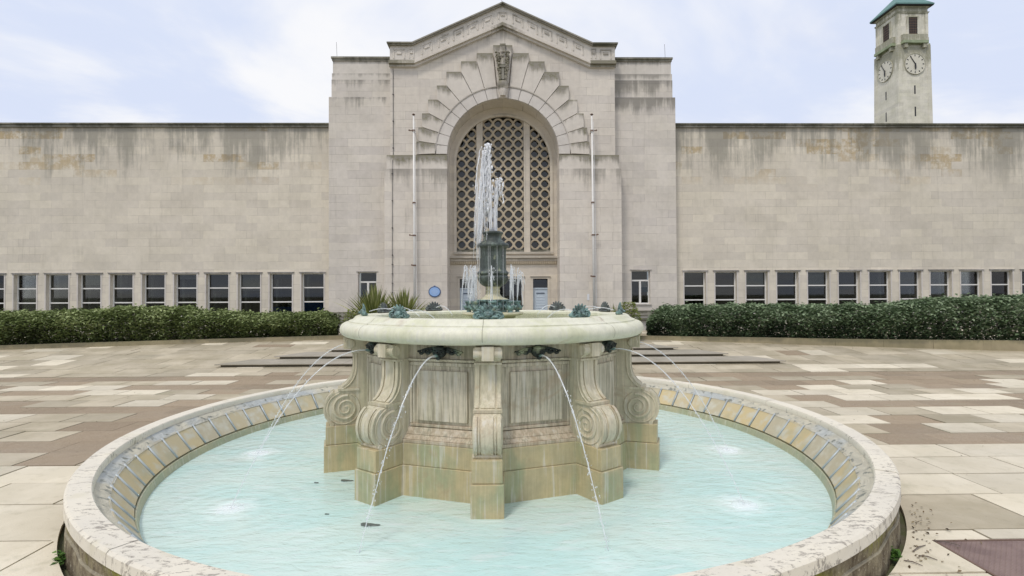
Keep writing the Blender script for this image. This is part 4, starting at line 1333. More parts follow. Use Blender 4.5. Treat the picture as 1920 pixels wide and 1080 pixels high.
# windows ------------------------------------------------------------------
def make_window(x0, x1, z0, z1, yf, kind, extra=0, doorlike=False):
    """frame (the part) with pane, sill, room behind as sub-parts"""
    mb = BMB(); t = .05; ya, yb = yf, yf + .06
    mb.box(x0, x0 + t, ya, yb, z0, z1); mb.box(x1 - t, x1, ya, yb, z0, z1)
    mb.box(x0 + t, x1 - t, ya, yb, z1 - t * .8, z1); mb.box(x0 + t, x1 - t, ya, yb, z0, z0 + t)
    H_ = z1 - z0
    if kind == 'three':
        for f in (1 / 3., 2 / 3.):
            zc = z0 + H_ * f; mb.box(x0 + t, x1 - t, ya - .012, yb, zc - .028, zc + .028)
    else:
        zc = z1 - H_ * .30; mb.box(x0 + t, x1 - t, ya - .012, yb, zc - .035, zc + .035)
        xc = (x0 + x1) / 2; mb.box(xc - .045, xc + .045, ya - .01, yb, z0 + t, zc - .036)
    w = bb(mb, 'window', M['white'])
    mb = BMB(); mb.box(x0 + .01, x1 - .01, yb - .028, yb - .022, z0 + .01, z1 - .01); g_ = mb.build('pane', M['glass'], w)
    return w
rooms = BMB()
zt_w = PZ(511, YW); zb_w = PZ(592.6, YW, 587)
Lc = [(-16, 25)] * 0
lx = [PX(c, YW, 550) for c in (586, 47)]
sp = (lx[0] - lx[1]) / 9.0
Lcent = [lx[0] - sp * i for i in range(0, 12)]
rx_ = [PX(c, YW, 550) for c in (1303.5, 1879)]
sp2 = (rx_[1] - rx_[0]) / 10.0
Rcent = [rx_[0] + sp2 * i for i in range(0, 12)]
ww = 41 * YW / FPX / 2
zWt = PZ(239, YW, 300); zWc = PZ(232, YW, 300)
XL1 = CXB - hx(316); XR0 = CXB + hx(316)
XL0 = Lcent[-1] - 1.2; XR1 = Rcent[-1] + 1.2
for cent, x0, x1, nm in ((Lcent, XL0, XL1, 'l'), (Rcent, XR0, XR1, 'r')):
    holes = [[(c - ww, zb_w), (c + ww, zb_w), (c + ww, zt_w), (c - ww, zt_w)] for c in cent]
    mb = BMB(); mb.slab([(x0, Z0), (x1, Z0), (x1, zWt), (x0, zWt)], holes, YW, YW + .24)
    bb(mb, 'wing_wall', M['wall_wing'])
    mb = BMB(); mb.box(x0, x1, YW - .16, YW + .4, zWc - .06, zWc); mb.box(x0, x1, YW - .10, YW + .4, zWt + .002, zWc - .062)
    mb.box(x0, x1, YW + .401, YW + 9, zWc - .3, zWc - .25)
    bb(mb, 'wing_coping', M['ledge'])
    mb = BMB()
    zp0, zp1 = PZ(590, YW), PZ(584, YW)
    prev_ = x0
    for c in sorted(cent) + [None]:
        e = (c - ww - .12) if c is not None else x1
        if e > prev_: mb.box(prev_, e, YW - .05, YW - .002, zp0, zp1)
        prev_ = (c + ww + .12) if c is not None else x1
    bb(mb, 'plinth_moulding', M['ledge'])
    for i, c in enumerate(cent):
        w = make_window(c - ww + .002, c + ww - .002, zb_w, zt_w, YW + .17, 'three')
        mb = BMB()
        mb.box(c - ww - .09, c + ww + .09, YW - .03, YW - .002, zt_w + .004, zt_w + .05)
        mb.box(c - ww - .06, c - ww - .003, YW - .018, YW - .002, zb_w, zt_w + .0); mb.box(c + ww + .003, c + ww + .06, YW - .018, YW - .002, zb_w, zt_w + .0)
        mb.box(c - ww - .11, c + ww + .11, YW - .055, YW - .002, zt_w + .052, zt_w + .075)
        mb.build('surround', M['trim_plain'], w)
        mb = BMB(); mb.box(c - ww - .03, c + ww + .03, YW - .06, YW + .17, zb_w - .07, zb_w - .003); mb.build('sill', M['trim_plain'], w)
        if nm == 'l' and i < 2:
            mq = BMB(); mq.box(c - ww + .05, c + ww - .05, YW + .235, YW + .245, zb_w + .06, zb_w + (zt_w - zb_w) * (.32 if i == 0 else .22)); mq.build('blue_film', M['interiorblue'], w)
        rr3 = random.Random(i * 7 + (0 if nm == 'l' else 99))
        mq = BMB()
        # a blind, a shelf or a partition seen inside
        bl = rr3.random()
        if bl < .45:
            mz = BMB(); dz_ = rr3.choice([.25, .5, .8]); mz.box(c - ww + .06, c + ww - .06, YW + .30, YW + .31, zt_w - dz_, zt_w); mz.build('roller_blind', M['interior2'] if bl < .12 else M['blind'], w)
        if nm == 'l':
            if i in (7, 9, 5 + 4): mq.box(c - .18, c - .05, YW + 1.0, YW + 1.1, 0, zt_w)
            if i in (7, 9): mq.box(c - .1, c + .5, YW + 1.3, YW + 1.4, zb_w, zb_w + .95)
            mq.box(c - .45, c - .33, YW + .5, YW + .9, 0, zt_w + .1)
        else:
            if i > 5: mq.box(c + .30, c + .42, YW + .5, YW + 1.2, 0, zt_w + .1)
        if mq.v: mq.build('room_partition', M['interior2'], w)
        mq = BMB()
        for q in range(3):
            xx = c + rr3.uniform(-.5, .3); zz = rr3.uniform(.6, 1.5); mq.box(xx, xx + rr3.uniform(.1, .4), YW + rr3.uniform(.8, 1.6), YW + 2, 0.3, zz)
        mq.build('room_furniture', M[rr3.choice(['interiorblue', 'tealboard', 'darkmetal', 'rust', 'interior2'])], w)
    # room shell behind the windows
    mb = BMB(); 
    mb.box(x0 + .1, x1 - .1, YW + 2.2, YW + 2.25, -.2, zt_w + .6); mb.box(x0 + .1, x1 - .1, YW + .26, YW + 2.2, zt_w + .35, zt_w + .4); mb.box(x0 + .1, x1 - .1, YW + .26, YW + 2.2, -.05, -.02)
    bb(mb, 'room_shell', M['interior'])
for si in range(2):
    (wa, wb), (wz0, wz1) = SWL[si], SWZ[si]
    w = make_window(wa + .002, wb - .002, wz0, wz1, YK + .16, 'cross')
    mq = BMB(); mq.box(wa + .02, wb - .02, YK + .45, YK + .46, wz0 - .1, wz1 + .1); mq.build('dark_room', M['interior'], w)
    if si == 0:
        mq = BMB(); mq.box(wa + .07, wa + .40, YK + .25, YK + .26, wz0 + .2, wz0 + .95); mq.build('blue_poster', M['interiorblue'], w)
    else:
        xm = (wa + wb) / 2
        mq = BMB(); mq.box(xm + .05, wb - .06, YK + .212, YK + .216, wz0 + .55, wz1 - .52); p_ = mq.build('teal_notice', M['tealboard'], w)
        mq = BMB(); mq.box(xm + .07, wb - .08, YK + .207, YK + .2115, wz0 + .78, wz0 + 1.03); mq.build('paper_notice', M['paper'], w)
    mb = BMB(); mb.box(wa - .05, wb + .05, YK - .05, YK + .15, wz0 - .06, wz0 - .003)
    mb.build('sill', M['trim_plain'], w)
    mb = BMB(); mb.box(wa - .07, wb + .07, YK - .03, YK - .002, wz1 + .004, wz1 + .05); mb.build('lintel', M['trim_plain'], w)

# --- recess: back wall with big window and three doors
ZW = PZ(217, YB) - 2.25; RW = 2.25
zSill = PZ(472.5, YB)
hole1 = [(CXB - RW, zSill)] + [(CXB - RW * math.cos(PI * i / 40), ZW + RW * math.sin(PI * i / 40)) for i in range(41)] + [(CXB + RW, zSill)]
dz1 = PZ(523, YB)
kb = YB / FPX
doors = [(-82.5, -55), (-34, 34), (55, 82.5)]
dh = [[(CXB + a * kb, -.05), (CXB + b_ * kb, -.05), (CXB + b_ * kb, dz1), (CXB + a * kb, dz1)] for a, b_ in doors]
mb = BMB(); mb.slab([(CXB - 2.9, -.2), (CXB + 2.9, -.2), (CXB + 2.9, 11.0), (CXB - 2.9, 11.0)], [hole1] + dh, YB + .002, YB + .22)
bb(mb, 'recess_wall', M['recess'])
# moulded frame ring, mullions
mb = BMB()
ro, ri = RW + .10, RW - .035
ringp = [(CXB - ri, zSill)] + [(CXB - ri * math.cos(PI * i / 48), ZW + ri * math.sin(PI * i / 48)) for i in range(49)] + [(CXB + ri, zSill)]
ringo = [(CXB + ro, zSill)] + [(CXB + ro * math.cos(PI * i / 48), ZW + ro * math.sin(PI * i / 48)) for i in range(49)] + [(CXB - ro, zSill)]
mb.poly_prism(ringp + ringo, YB - .05, YB + .10)
for sgn in (-1, 1):
    for (a, b_, yf) in ((38.5, 50.5, .03), (39.5, 41.5, .0), (47.5, 49.5, .0)):
        xa, xb = sorted((CXB + sgn * a * kb, CXB + sgn * b_ * kb)); h_ = math.sqrt(RW ** 2 - (a * kb) ** 2)
        mb.box(xa, xb, YB + yf, YB + yf + (.12 if yf else .029), zSill, ZW + h_ + .02)
mb.box(CXB - RW - .1, CXB + RW + .1, YB - .12, YB + .1, zSill - .10, zSill - .002)
bb(mb, 'window_surround', M['recess'])
mb = BMB()
za, zb = PZ(484, YB), PZ(480.5, YB)
mb.box(CXB - AR + .005, CXB + AR - .005, YB - .16, YB, za, zb); mb.box(CXB - AR + .005, CXB + AR - .005, YB - .05, YB, PZ(489.5, YB), za - .002)
bb(mb, 'string_course', M['recess'])
mb = BMB(); x = CXB - AR + .03
while x < CXB + AR - .06:
    mb.box(x, x + .048, YB - .10, YB, PZ(495, YB), PZ(490, YB)); x += .088
mb.box(CXB - AR + .005, CXB + AR - .005, YB - .02, YB - .0005, PZ(496, YB), PZ(489.6, YB))
bb(mb, 'dentil_course', M['tracery'])
# lattice tiles
TS = 19.1 * kb; h2 = TS / 2; cc = TS * .275; ho = TS * .355
def lattice(mb, cx, cz):
    y0, y1 = YB + .10, YB + .19
    n = 16; inner_ = []; outer2 = []
    for k in range(n):
        a = 2 * PI * k / n + PI / n * 0
        rr4 = ho * (1 + .07 * math.cos(4 * a)); inner_.append((cx + rr4 * math.cos(a), cz + rr4 * math.sin(a)))
        # boundary: square with concave cut corners
        c_, s_ = math.cos(a), math.sin(a)
        t = h2 / max(abs(c_), abs(s_)); q = (h2 * 2 - cc * 1.0) / (abs(c_) + abs(s_))
        t = min(t, q); outer2.append((cx + t * c_, cz + t * s_))
    mb.begin(); b = len(mb.v)
    for (L_, y) in ((outer2, y0), (inner_, y0), (inner_, y1), (outer2, y1)):
        for (x, z) in L_: mb.v.append((x, y, z))
    for k in range(n):
        j = (k + 1) % n
        mb.face((b + k, b + j, b + n + j, b + n + k)); mb.face((b + n + k, b + n + j, b + 2 * n + j, b + 2 * n + k))
        mb.face((b + 3 * n + k, b + 3 * n + j, b + j, b + k)) 
    mb.end()
    # raised ring
    mb.tube([(cx + (ho + TS * .055) * math.cos(2 * PI * k / 14), YB + .10, cz + (ho + TS * .055) * math.sin(2 * PI * k / 14)) for k in range(15)], .017, 5, False)
zr0 = zSill + .12
for (xa, xb) in ((-88, -50), (-39, 39), (50, 88)):
    mb = BMB(); wpx = (xb - xa) * kb
    cnt = {38: 2, 78: 4}[int(xb - xa)]
    cx_ = CXB + (xa + xb) / 2 * kb
    for r_i in range(0, 16):
        for c_i in range(-1, cnt + 1):
            cx = cx_ + (c_i - (cnt - 1) / 2) * TS; cz = zr0 + h2 + (r_i) * TS
            lim0, lim1 = CXB + xa * kb - h2 * .6, CXB + xb * kb + h2 * .6
            if cx < lim0 or cx > lim1: continue
            if cz > ZW and math.hypot(cx - CXB, cz - ZW) > RW + .05: continue
            if abs(cx - CXB) > RW + .06: continue
            lattice(mb, cx, cz)
    bb(mb, 'lattice_screen', M['tracery'])
mb = BMB(); mb.box(CXB - RW, CXB - 50.5 * kb, YB + .02, YB + .2, zSill, zSill + .11); mb.box(CXB - 38 * kb, CXB + 38 * kb, YB + .02, YB + .2, zSill, zSill + .11); mb.box(CXB + 50.5 * kb, CXB + RW, YB + .02, YB + .2, zSill, zSill + .11)
bb(mb, 'lattice_base', M['ledge'])
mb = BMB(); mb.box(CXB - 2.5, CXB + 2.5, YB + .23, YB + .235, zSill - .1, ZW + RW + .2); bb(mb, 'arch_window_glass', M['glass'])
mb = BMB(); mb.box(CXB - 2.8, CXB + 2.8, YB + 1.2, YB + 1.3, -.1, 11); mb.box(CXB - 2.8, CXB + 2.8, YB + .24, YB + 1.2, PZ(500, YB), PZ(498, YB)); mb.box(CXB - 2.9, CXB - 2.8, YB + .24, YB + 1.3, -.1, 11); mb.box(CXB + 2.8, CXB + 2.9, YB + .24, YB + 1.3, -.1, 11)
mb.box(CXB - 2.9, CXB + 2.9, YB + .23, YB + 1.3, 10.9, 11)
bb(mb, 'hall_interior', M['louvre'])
# doors
for k, (a, b_) in enumerate(doors):
    x0, x1 = CXB + a * kb, CXB + b_ * kb; ztr = PZ(541, YB)
    mb = BMB()
    for (p, q) in ((x0 - .10, x0 - .004), (x1 + .004, x1 + .10)): mb.box(p, q, YB - .03, YB + .0015, -.1, dz1 + .10)
    mb.box(x0 - .0035, x1 + .0035, YB - .03, YB + .0015, dz1 + .004, dz1 + .10); mb.box(x0 - .14, x1 + .14, YB - .06, YB + .0015, dz1 + .102, dz1 + .13)
    s_ = bb(mb, 'door_surround', M['recess'])
    mb = BMB()
    if k == 1:
        t = .04; xm = CXB
        for (p, q, c_, d) in ((x0, x0 + t, 0, dz1), (x1 - t, x1, 0, dz1), (xm - t, xm + t, 0, dz1), (x0 + t, xm - t, dz1 - t, dz1), (xm + t, x1 - t, dz1 - t, dz1)): mb.box(p, q, YB + .12, YB + .17, c_, d)
        d_ = bb(mb, 'entrance_door', M['darkmetal']); mq = BMB(); mq.box(x0, x1, YB + .175, YB + .18, 0, dz1); mq.build('pane', M['glass'], d_)
    else:
        mb.box(x0, x1, YB + .13, YB + .17, -.05, ztr - .03)
        mb.box(x0, x1, YB + .10, YB + .17, ztr - .029, ztr + .03)
        d_ = bb(mb, 'side_door', M['door'])
        mq = BMB(); mq.box(x0 + .02, x1 - .02, YB + .15, YB + .16, ztr + .031, dz1 - .03); mq.build('fanlight', M['glass'], d_)
        mq = BMB(); mq.box(x0 + .16, x1 - .14, YB + .115, YB + .1295, ztr - .26, ztr - .20); mq.build('door_sign', M['doorline'], d_)
        mq = BMB()
        for r_i in range(9): mq.box(x0 + .15, x1 - .13, YB + .118, YB + .1297, ztr - .42 - r_i * .13, ztr - .36 - r_i * .13)
        mq.build('louvre_slats', simple('pale_slats%d' % k, (.60, .68, .76), .5), d_)
# roof masses behind
mb = BMB()
mb.box(CXB - HWc + .05, CXB + HWc - .05, YB + 1.31, YB + 9, Z0, zS)
bb(mb, 'roof_block', M['wall_corner'])
# lightning conductor cable and rods
mb = BMB(); xc_ = PX(736, YC - .2)
mb.tube([(xc_, YC - .03, PZ(130, YC)), (xc_ + .0, YC - .03, z292 + .05), (xc_ - .0, YC - .24, z318 + .1), (xc_ - .01, YC - .24, .3)], .011, 6)
z = .9
while z < 11.5:
    yy = YC - .03 if z > z292 else YC - .24
    mb.box(xc_ - .03, xc_ + .03, yy - .03, yy + .03, z, z + .03); z += 1.22 if z > 3 else .42
bb(mb, 'conductor_cable', M['darkmetal'])
for (px, Y, p0, p1) in ((632, YK + .5, 107, 80), (1250, YK + .5, 108, 82), (943, YC + .2, 10, -25)):
    mb = BMB(); x = PX(px, Y); mb.tube([(x, Y, PZ(p0 + 4, Y)), (x - .03, Y, PZ(p1, Y))], .008, 5); bb(mb, 'lightning_rod', M['darkmetal'])

# ------------------------------------------------------------------ things on the facade
# oval blue plaque
Yp = YC - .21; px_, pz_ = P(815, 547, Yp)
mb = MB(); T = Matrix.Rotation(R(90), 4, 'X')
def disc(mb, rx, rz, y0, y1, n=32): mb.poly_prism([(rx * math.cos(2 * PI * k / n), rz * math.sin(2 * PI * k / n)) for k in range(n)], y0, y1)
disc(mb, .275, .245, -.02, .0); mb.box(-.04, .04, -.02, 0, .235, .275)
plq = mb.build('wall_plaque', M['plaquerim'], loc=(px_, Yp, pz_), bevel=.005)
tag(plq, 'small oval blue plaque fixed to the stone left of the arch', 'plaque')
mb = MB(); disc(mb, .235, .20, -.03, -.021); mb.build('enamel_face', M['plaque'], plq)
mb = MB(); 
for k in range(5): 
    w_ = [.08, .14, .16, .13, .09][k]; mb.box(-w_, w_, -.033, -.0302, .09 - k * .045, .098 - k * .045)
mb.build('lettering_lines', simple('plaque_letter', (.6, .7, .85), .5), plq)
mb = MB(); x_, z_ = P(1103, 557, Yp); mb.box(-.05, .05, -.01, 0, -.14, .14)
tag(mb.build('wall_notice', M['paper'], loc=(x_, Yp, z_)), 'small pale notice on the wall beside the right flagpole', 'notice')

# flagpoles
def flagpole(px_top, px_bot, brs, label):
    Y = YC - .42
    xt, zt = P(px_top, 217, Y); xb, _ = P(px_bot, 585, Y)
    root = empty('flagpole', (xb, Y, -.15))
    mb = MB(); dx = xt - xb; zt += .15
    mb.tube([(0, 0, 0), (dx * .5, 0, zt * .5), (dx, 0, zt)], [.062, .052, .034], 12)
    mb.build('pole', M['white'], root, smooth='all')
    mb = MB(); mb.ell((dx, 0, zt + .03), (.05, .05, .04)); mb.tube([(dx, 0, zt + .06), (dx, 0, zt + .10)], [.08, .02], 8); mb.build('finial', M['rust'], root)
    for (py, s_) in brs:
        z = PZ(py, Y) + .15; x = dx * z / zt
        mb = MB(); mb.lathe([(.078, z + .03), (.078, z - .03)][::-1], 12, (x, 0)); mb.tube([(x, .0, z), (x, .4, z)], .022, 6)
        mb.box(x + min(0, s_ * .2), x + max(0, s_ * .2), -.02, .02, z - .015, z + .02); mb.ell((x + s_ * .2, 0, z + .02), (.04, .03, .035))
        mb.build('bracket', M['rust'], root)
    mb = MB(); mb.tube([(dx * .95 + .07, -.05, zt * .97), (dx * .5 + .09, -.05, zt * .5), (.08, -.05, 1.4)], .007, 5); mb.build('halyard', M['paper'], root)
    tag(root, label, 'flagpole', 'flagpoles either side of the arch')
flagpole(775.5, 778, ((245, -1), (441, -1), (497, -.6), (380, 0)), 'slim white bare flagpole left of the arch, rusty brackets')
flagpole(1109.5, 1114.5, ((245, 1), (441, 1), (519, -.6), (380, 0)), 'slim white bare flagpole right of the arch, rusty brackets')

# ------------------------------------------------------------------ clock tower
YT = 80.0
xl, xr = PX(1685, YT, 230), PX(1748.5, YT, 230); Wt = xr - xl
TX = (xl + xr) / 2; TY = YT + Wt / 2
tw = empty('clock_tower', (TX, TY, -.2))
tag(tw, 'tall square stone clock tower with green copper roof behind the right wing', 'clock tower')
def TZ(py): return PZ(py, YT, 1715) + .2
def frust(mb, w0, w1, z0, z1):
    a, b_ = w0 / 2, w1 / 2
    mb.hexa([(-a, -a, z0), (a, -a, z0), (a, a, z0), (-a, a, z0), (-b_, -b_, z1), (b_, -b_, z1), (b_, b_, z1), (-b_, b_, z1)])
zc1 = TZ(88); zc2 = TZ(66); zc3 = TZ(11); zlow = TZ(232)
mb = MB(); W1 = Wt * .965
slope_w = (Wt - W1) / (zc1 - zlow); w_base = Wt + slope_w * zlow
frust(mb, w_base, W1, 0, zc1); shaft_o = mb.build('shaft', M['tower'], tw)
W2 = Wt * .90
mb = MB(); frust(mb, W2, W2 * .985, zc1 + .01, zc3); mb.build('belfry', M['tower'], tw)
# corner pilasters
mb = MB()
for sx in (-1, 1):
    for sy in (-1, 1):
        def colm(w0, w1, z0, z1, s_=.42):
            c0_, c1_ = w0 / 2 - s_ * .62, w1 / 2 - s_ * .62
            mb.hexa([(sx * c0_ + dx * s_, sy * c0_ + dy * s_, z0) for dx, dy in ((-.7, -.7), (.7, -.7), (.7, .7), (-.7, .7))] + [(sx * c1_ + dx * s_, sy * c1_ + dy * s_, z1) for dx, dy in ((-.7, -.7), (.7, -.7), (.7, .7), (-.7, .7))])
        colm(w_base, W1, 0, zc1 + .4); colm(W2, W2, zc1 + .41, zc3 - 1.0, .40)
mb.build('corner_pilaster', M['tower'], tw)
mb = MB(); frust(mb, W2 + .15, W2 + .35, zc3 - 1.0, zc3 - .8); frust(mb, W2 - .02, W2 - .02, zc3 - .79, zc3 - .2); frust(mb, W2 + .2, W2 + .5, zc3 - .19, zc3); mb.build('cornice', M['tower'], tw)
mb = MB(); zr = zc3 + .01; E = W2 + 1.15; frust(mb, E - .1, E, zr, zr + .12); mb.build('eaves', M['black'], tw)
mb = MB(); frust(mb, E + .05, E + .05, zr + .13, zr + .33); frust(mb, E, .3, zr + .34, zr + 3.4); mb.tube([(0, 0, zr + 3.2), (0, 0, zr + 4.6)], [.12, .03]); mb.build('roof', M['copper'], tw)
for face in range(4):
    T = Matrix.Rotation(R(90 * face), 4, 'Z')
    lab = ['front', 'right', 'rear', 'left'][face]
    if face in (1, 2): pass
    hw1 = W1 / 2 + .02
    zcl = TZ(120); rc = 19.2 * YT / FPX
    yfc = -(w_base / 2 - (w_base - W1) / 2 * zcl / zc1) - .02
    tilt = Matrix.Rotation(0, 4, 'X')
    mb = MB(); mb.poly_prism([(rc * math.cos(2 * PI * k / 40), zcl + rc * math.sin(2 * PI * k / 40)) for k in range(40)], yfc - .12, yfc + .2, M=T)
    ck = mb.build('clock', M['clockface'], tw)
    mb = MB(); mb.tube([tuple(T @ Vector(((rc + .03) * math.cos(2 * PI * k / 40), yfc - .12, zcl + (rc + .03) * math.sin(2 * PI * k / 40)))) for k in range(41)], .05, 6, False); mb.build('rim', M['tower'], ck)
    mb = MB()
    for k in range(12):
        a = R(30 * k); Rk = T @ Matrix.Translation((0, 0, zcl)) @ Matrix.Rotation(a, 4, 'Y')
        mb.box(-.055, .055, yfc - .16, yfc - .121, rc * .76, rc * .92, M=Rk)
    mb.build('hour_marks', M['black'], ck)
    mb = MB()
    Rk = T @ Matrix.Translation((0, 0, zcl)) @ Matrix.Rotation(R(-33), 4, 'Y'); mb.poly_prism([(-.07, -.1), (.07, -.1), (.035, rc * .88), (-.035, rc * .88)], yfc - .20, yfc - .17, M=Rk)
    mb.build('minute_hand', M['black'], ck)
    mb = MB(); Rk = T @ Matrix.Translation((0, 0, zcl)) @ Matrix.Rotation(R(178), 4, 'Y'); mb.poly_prism([(-.09, -.1), (.09, -.1), (.13, rc * .35), (.05, rc * .58), (-.05, rc * .58), (-.13, rc * .35)], yfc - .24, yfc - .205, M=Rk)
    mb.build('hour_hand', M['black'], ck)
    # slit windows
    mb = MB()
    for pa, pb in ((160, 176), (200, 218), (262, 280)):
        yf = -(w_base / 2 - (w_base - W1) / 2 * TZ(pa) / zc1); mb.box(-.11, .11, yf - .015, yf + .3, TZ(pb), TZ(pa), M=T)
    mb.build('slit_window', M['black'], tw)
    # belfry opening
    yb_ = -W2 / 2
    mb = MB(); za_, zb_2 = TZ(64), TZ(31); mb.box(-.68, .68, yb_ - .02, yb_ + .3, za_, zb_2, M=T); bw_ = mb.build('belfry_opening', M['louvre'], tw)
    mb = MB()
    for k in range(7): z = za_ + (zb_2 - za_) * (k + .5) / 7; mb.box(-.66, .66, yb_ - .05, yb_ - .021, z, z + .05, M=T)
    for k in (-1, 0, 1): mb.box(k * .34 - .02, k * .34 + .02, yb_ - .06, yb_ - .051, za_, zb_2, M=T)
    mb.build('louvres', M['rust'], bw_)
    mb = MB(); mb.box(-.95, -.69, yb_ - .10, yb_ + .1, za_ - .1, zb_2 + .15, M=T); mb.box(.69, .95, yb_ - .10, yb_ + .1, za_ - .1, zb_2 + .15, M=T); mb.box(-.689, .689, yb_ - .10, yb_ + .1, zb_2 + .005, zb_2 + .15, M=T)
    mb.build('opening_surround', M['tower'], tw)
    # balcony with copper ledge on consoles
    y0_ = -W1 / 2
    mb = MB(); mb.box(-1.9, 1.9, y0_ - .35, y0_ + .8, TZ(76), TZ(65), M=T); mb.build('balcony', M['tower'], tw)
    mb = MB(); mb.box(-1.95, 1.95, y0_ - .5, y0_ + .2, TZ(82), TZ(77), M=T); mb.build('copper_ledge', simple('mossy_copper%d' % face, (.30, .35, .22), .7, var=.6, scale=1.2), tw)
    mb = MB(); mb.box(-1.7, -1.2, y0_ - .38, y0_ + .2, TZ(90), TZ(82.3), M=T); mb.box(1.2, 1.7, y0_ - .38, y0_ + .2, TZ(90), TZ(82.3), M=T); mb.build('console', M['tower'], tw)

# ------------------------------------------------------------------ planting
def leaves(name, mat, pts, size, rng, parent=None, droop=.5, loc=(0, 0, 0)):
    """pts: (x,y,z,tint) leaf positions; folded oval leaves"""
    v = []; f = []; ft_ = []
    for (x, y, z, t) in pts:
        s_ = size * rng.uniform(.7, 1.25); a = rng.uniform(0, 2 * PI)
        d = Vector((math.cos(a), math.sin(a), rng.uniform(-.7, .5))).normalized()
        sd = d.cross(Vector((rng.uniform(-.4, .4), rng.uniform(-.4, .4), 1))).normalized(); up = sd.cross(d)
        c = Vector((x, y, z)); b = len(v); w = s_ * .30
        v += [tuple(c - d * s_ * .5), tuple(c + sd * w - up * -w * .3), tuple(c + d * s_ * .55 - up * s_ * .1), tuple(c - sd * w - up * -w * .3)]
        f += [(b, b + 1, b + 2), (b, b + 2, b + 3)]; ft_ += [t, min(1, t * 1.12)]
    me = bpy.data.meshes.new(name); me.from_pydata(v, [], f)
    at = me.attributes.new("tint", 'FLOAT', 'FACE'); at.data.foreach_set("value", ft_)
    me.materials.append(mat); o = bpy.data.objects.new(name, me); COL.objects.link(o); o.location = loc
    if parent is not None: o.parent = parent
    return o
def hedge(path, depth, topf, mat, n, label, seed, dark=.0, gaps=None):
    """path: list of (x,y) front foot line; topf(x) -> top height"""
    rng = random.Random(seed)
    L = [0]
    for a, b_ in zip(path[:-1], path[1:]): L.append(L[-1] + math.hypot(b_[0] - a[0], b_[1] - a[1]))
    def at_(s):
        for i in range(len(L) - 1):
            if s <= L[i + 1]:
                t = (s - L[i]) / (L[i + 1] - L[i]); a, b_ = path[i], path[i + 1]
                dx, dy = (b_[0] - a[0]) / (L[i + 1] - L[i]), (b_[1] - a[1]) / (L[i + 1] - L[i])
                return a[0] + (b_[0] - a[0]) * t, a[1] + (b_[1] - a[1]) * t, -dy, dx
        return path[-1][0], path[-1][1], 0, 1
    from mathutils import noise as nz
    mid = path[len(path) // 2]
    root = empty('hedge', (mid[0], mid[1], gz(*mid))); ox, oy, oz = root.location
    pts = []
    for i in range(n):
        s = rng.uniform(0, L[-1]); x, y, nx, ny = at_(s)
        lump = nz.noise(Vector((x * 1.4, y * 1.4, seed))) * .10 + nz.noise(Vector((x * 4.2, 3, seed))) * .05
        zg = gz(x, y) + .05; zt = topf(x) + lump * .9
        r = rng.random()
        endf = min(s, L[-1] - s); rnd_ = 1 - max(0, (.5 - endf) / .5) ** 2 * .45
        zt = zg + (zt - zg) * rnd_
        if r < .46:     # front face, bulging and slightly overhanging
            h = rng.random() ** .8; z = zg + (zt - zg) * h
            bul = (-.10 + lump * 1.0 + .14 * (1 - abs(2 * h - 1.2)) * -1) + rng.gauss(0, .045)
            dd = bul + max(0, (h - .8)) * 1.0
            t = .25 + .5 * h + rng.gauss(0, .16)
            if h < .55: 
                hole_ = nz.noise(Vector((x * 2.3, z * 3.0, seed + 5)))
                if hole_ > .15 and rng.random() < .4: continue
                t -= .08
        elif r < .68:   # top
            h = 1; z = zt + rng.gauss(0, .028) + .0; dd = rng.uniform(-.06, depth); z -= max(0, .18 - dd) * .35
            t = .62 + rng.gauss(0, .2)
        else:
            z = zg + (zt - zg) * rng.random(); dd = rng.uniform(.05, depth * .5); t = rng.uniform(.0, .25)
        if rng.random() < .03: z += rng.uniform(.02, .11)
        t += nz.noise(Vector((x * 1.9, dd * 2, z * 2.6 + seed))) * .42
        pts.append((x + nx * dd - ox, y + ny * dd - oy, z - oz, max(0, min(1, t))))
    # back side
    for i in range(n // 10):
        s = rng.uniform(0, L[-1]); x, y, nx, ny = at_(s); pts.append((x + nx * depth - ox, y + ny * depth - oy, gz(x, y) + (topf(x) - gz(x, y)) * rng.random() - oz, .3))
    leaves('foliage', mat, pts, .098, rng, root)
    mb = MB()
    k = int(L[-1] * 16)
    for i in range(k):
        s = rng.uniform(0, L[-1]); x, y, nx, ny = at_(s); dd = rng.uniform(.05, depth * .7); h = (topf(x) - gz(x, y)) * rng.uniform(.55, .9)
        x0, y0 = x + nx * dd - ox, y + ny * dd - oy; z0 = gz(x, y) - oz
        mb.tube([(x0, y0, z0), (x0 + rng.gauss(0, .06), y0 - .03, z0 + h * .5), (x0 + rng.gauss(0, .12), y0 + rng.gauss(0, .08), z0 + h)], [.012, .008, .004], 4)
    mb.build('stems', M['twig'], root)
    tag(root, label, 'hedge')
    return root
def gp(px, py):
    """ground point seen at a pixel"""
    x, y, z = ray(px, py); t = 5.0
    for _ in range(60):
        t = (gz(x * t, y * t) - CZ) / z if False else t
        f = CZ + z * t - gz(x * t, y * t)
        t += f / max(.02, -z + .078 * y) * .8
    return x * t, y * t
kl = [gp(px, py) for px, py in ((-140, 660.5), (0, 656), (160, 651), (320, 646), (480, 641), (660, 636))]
kr = [gp(px, py) for px, py in ((1180, 636), (1300, 640), (1450, 644.5), (1600, 649.5), (1760, 654.5), (1920, 658.5), (2060, 662))]
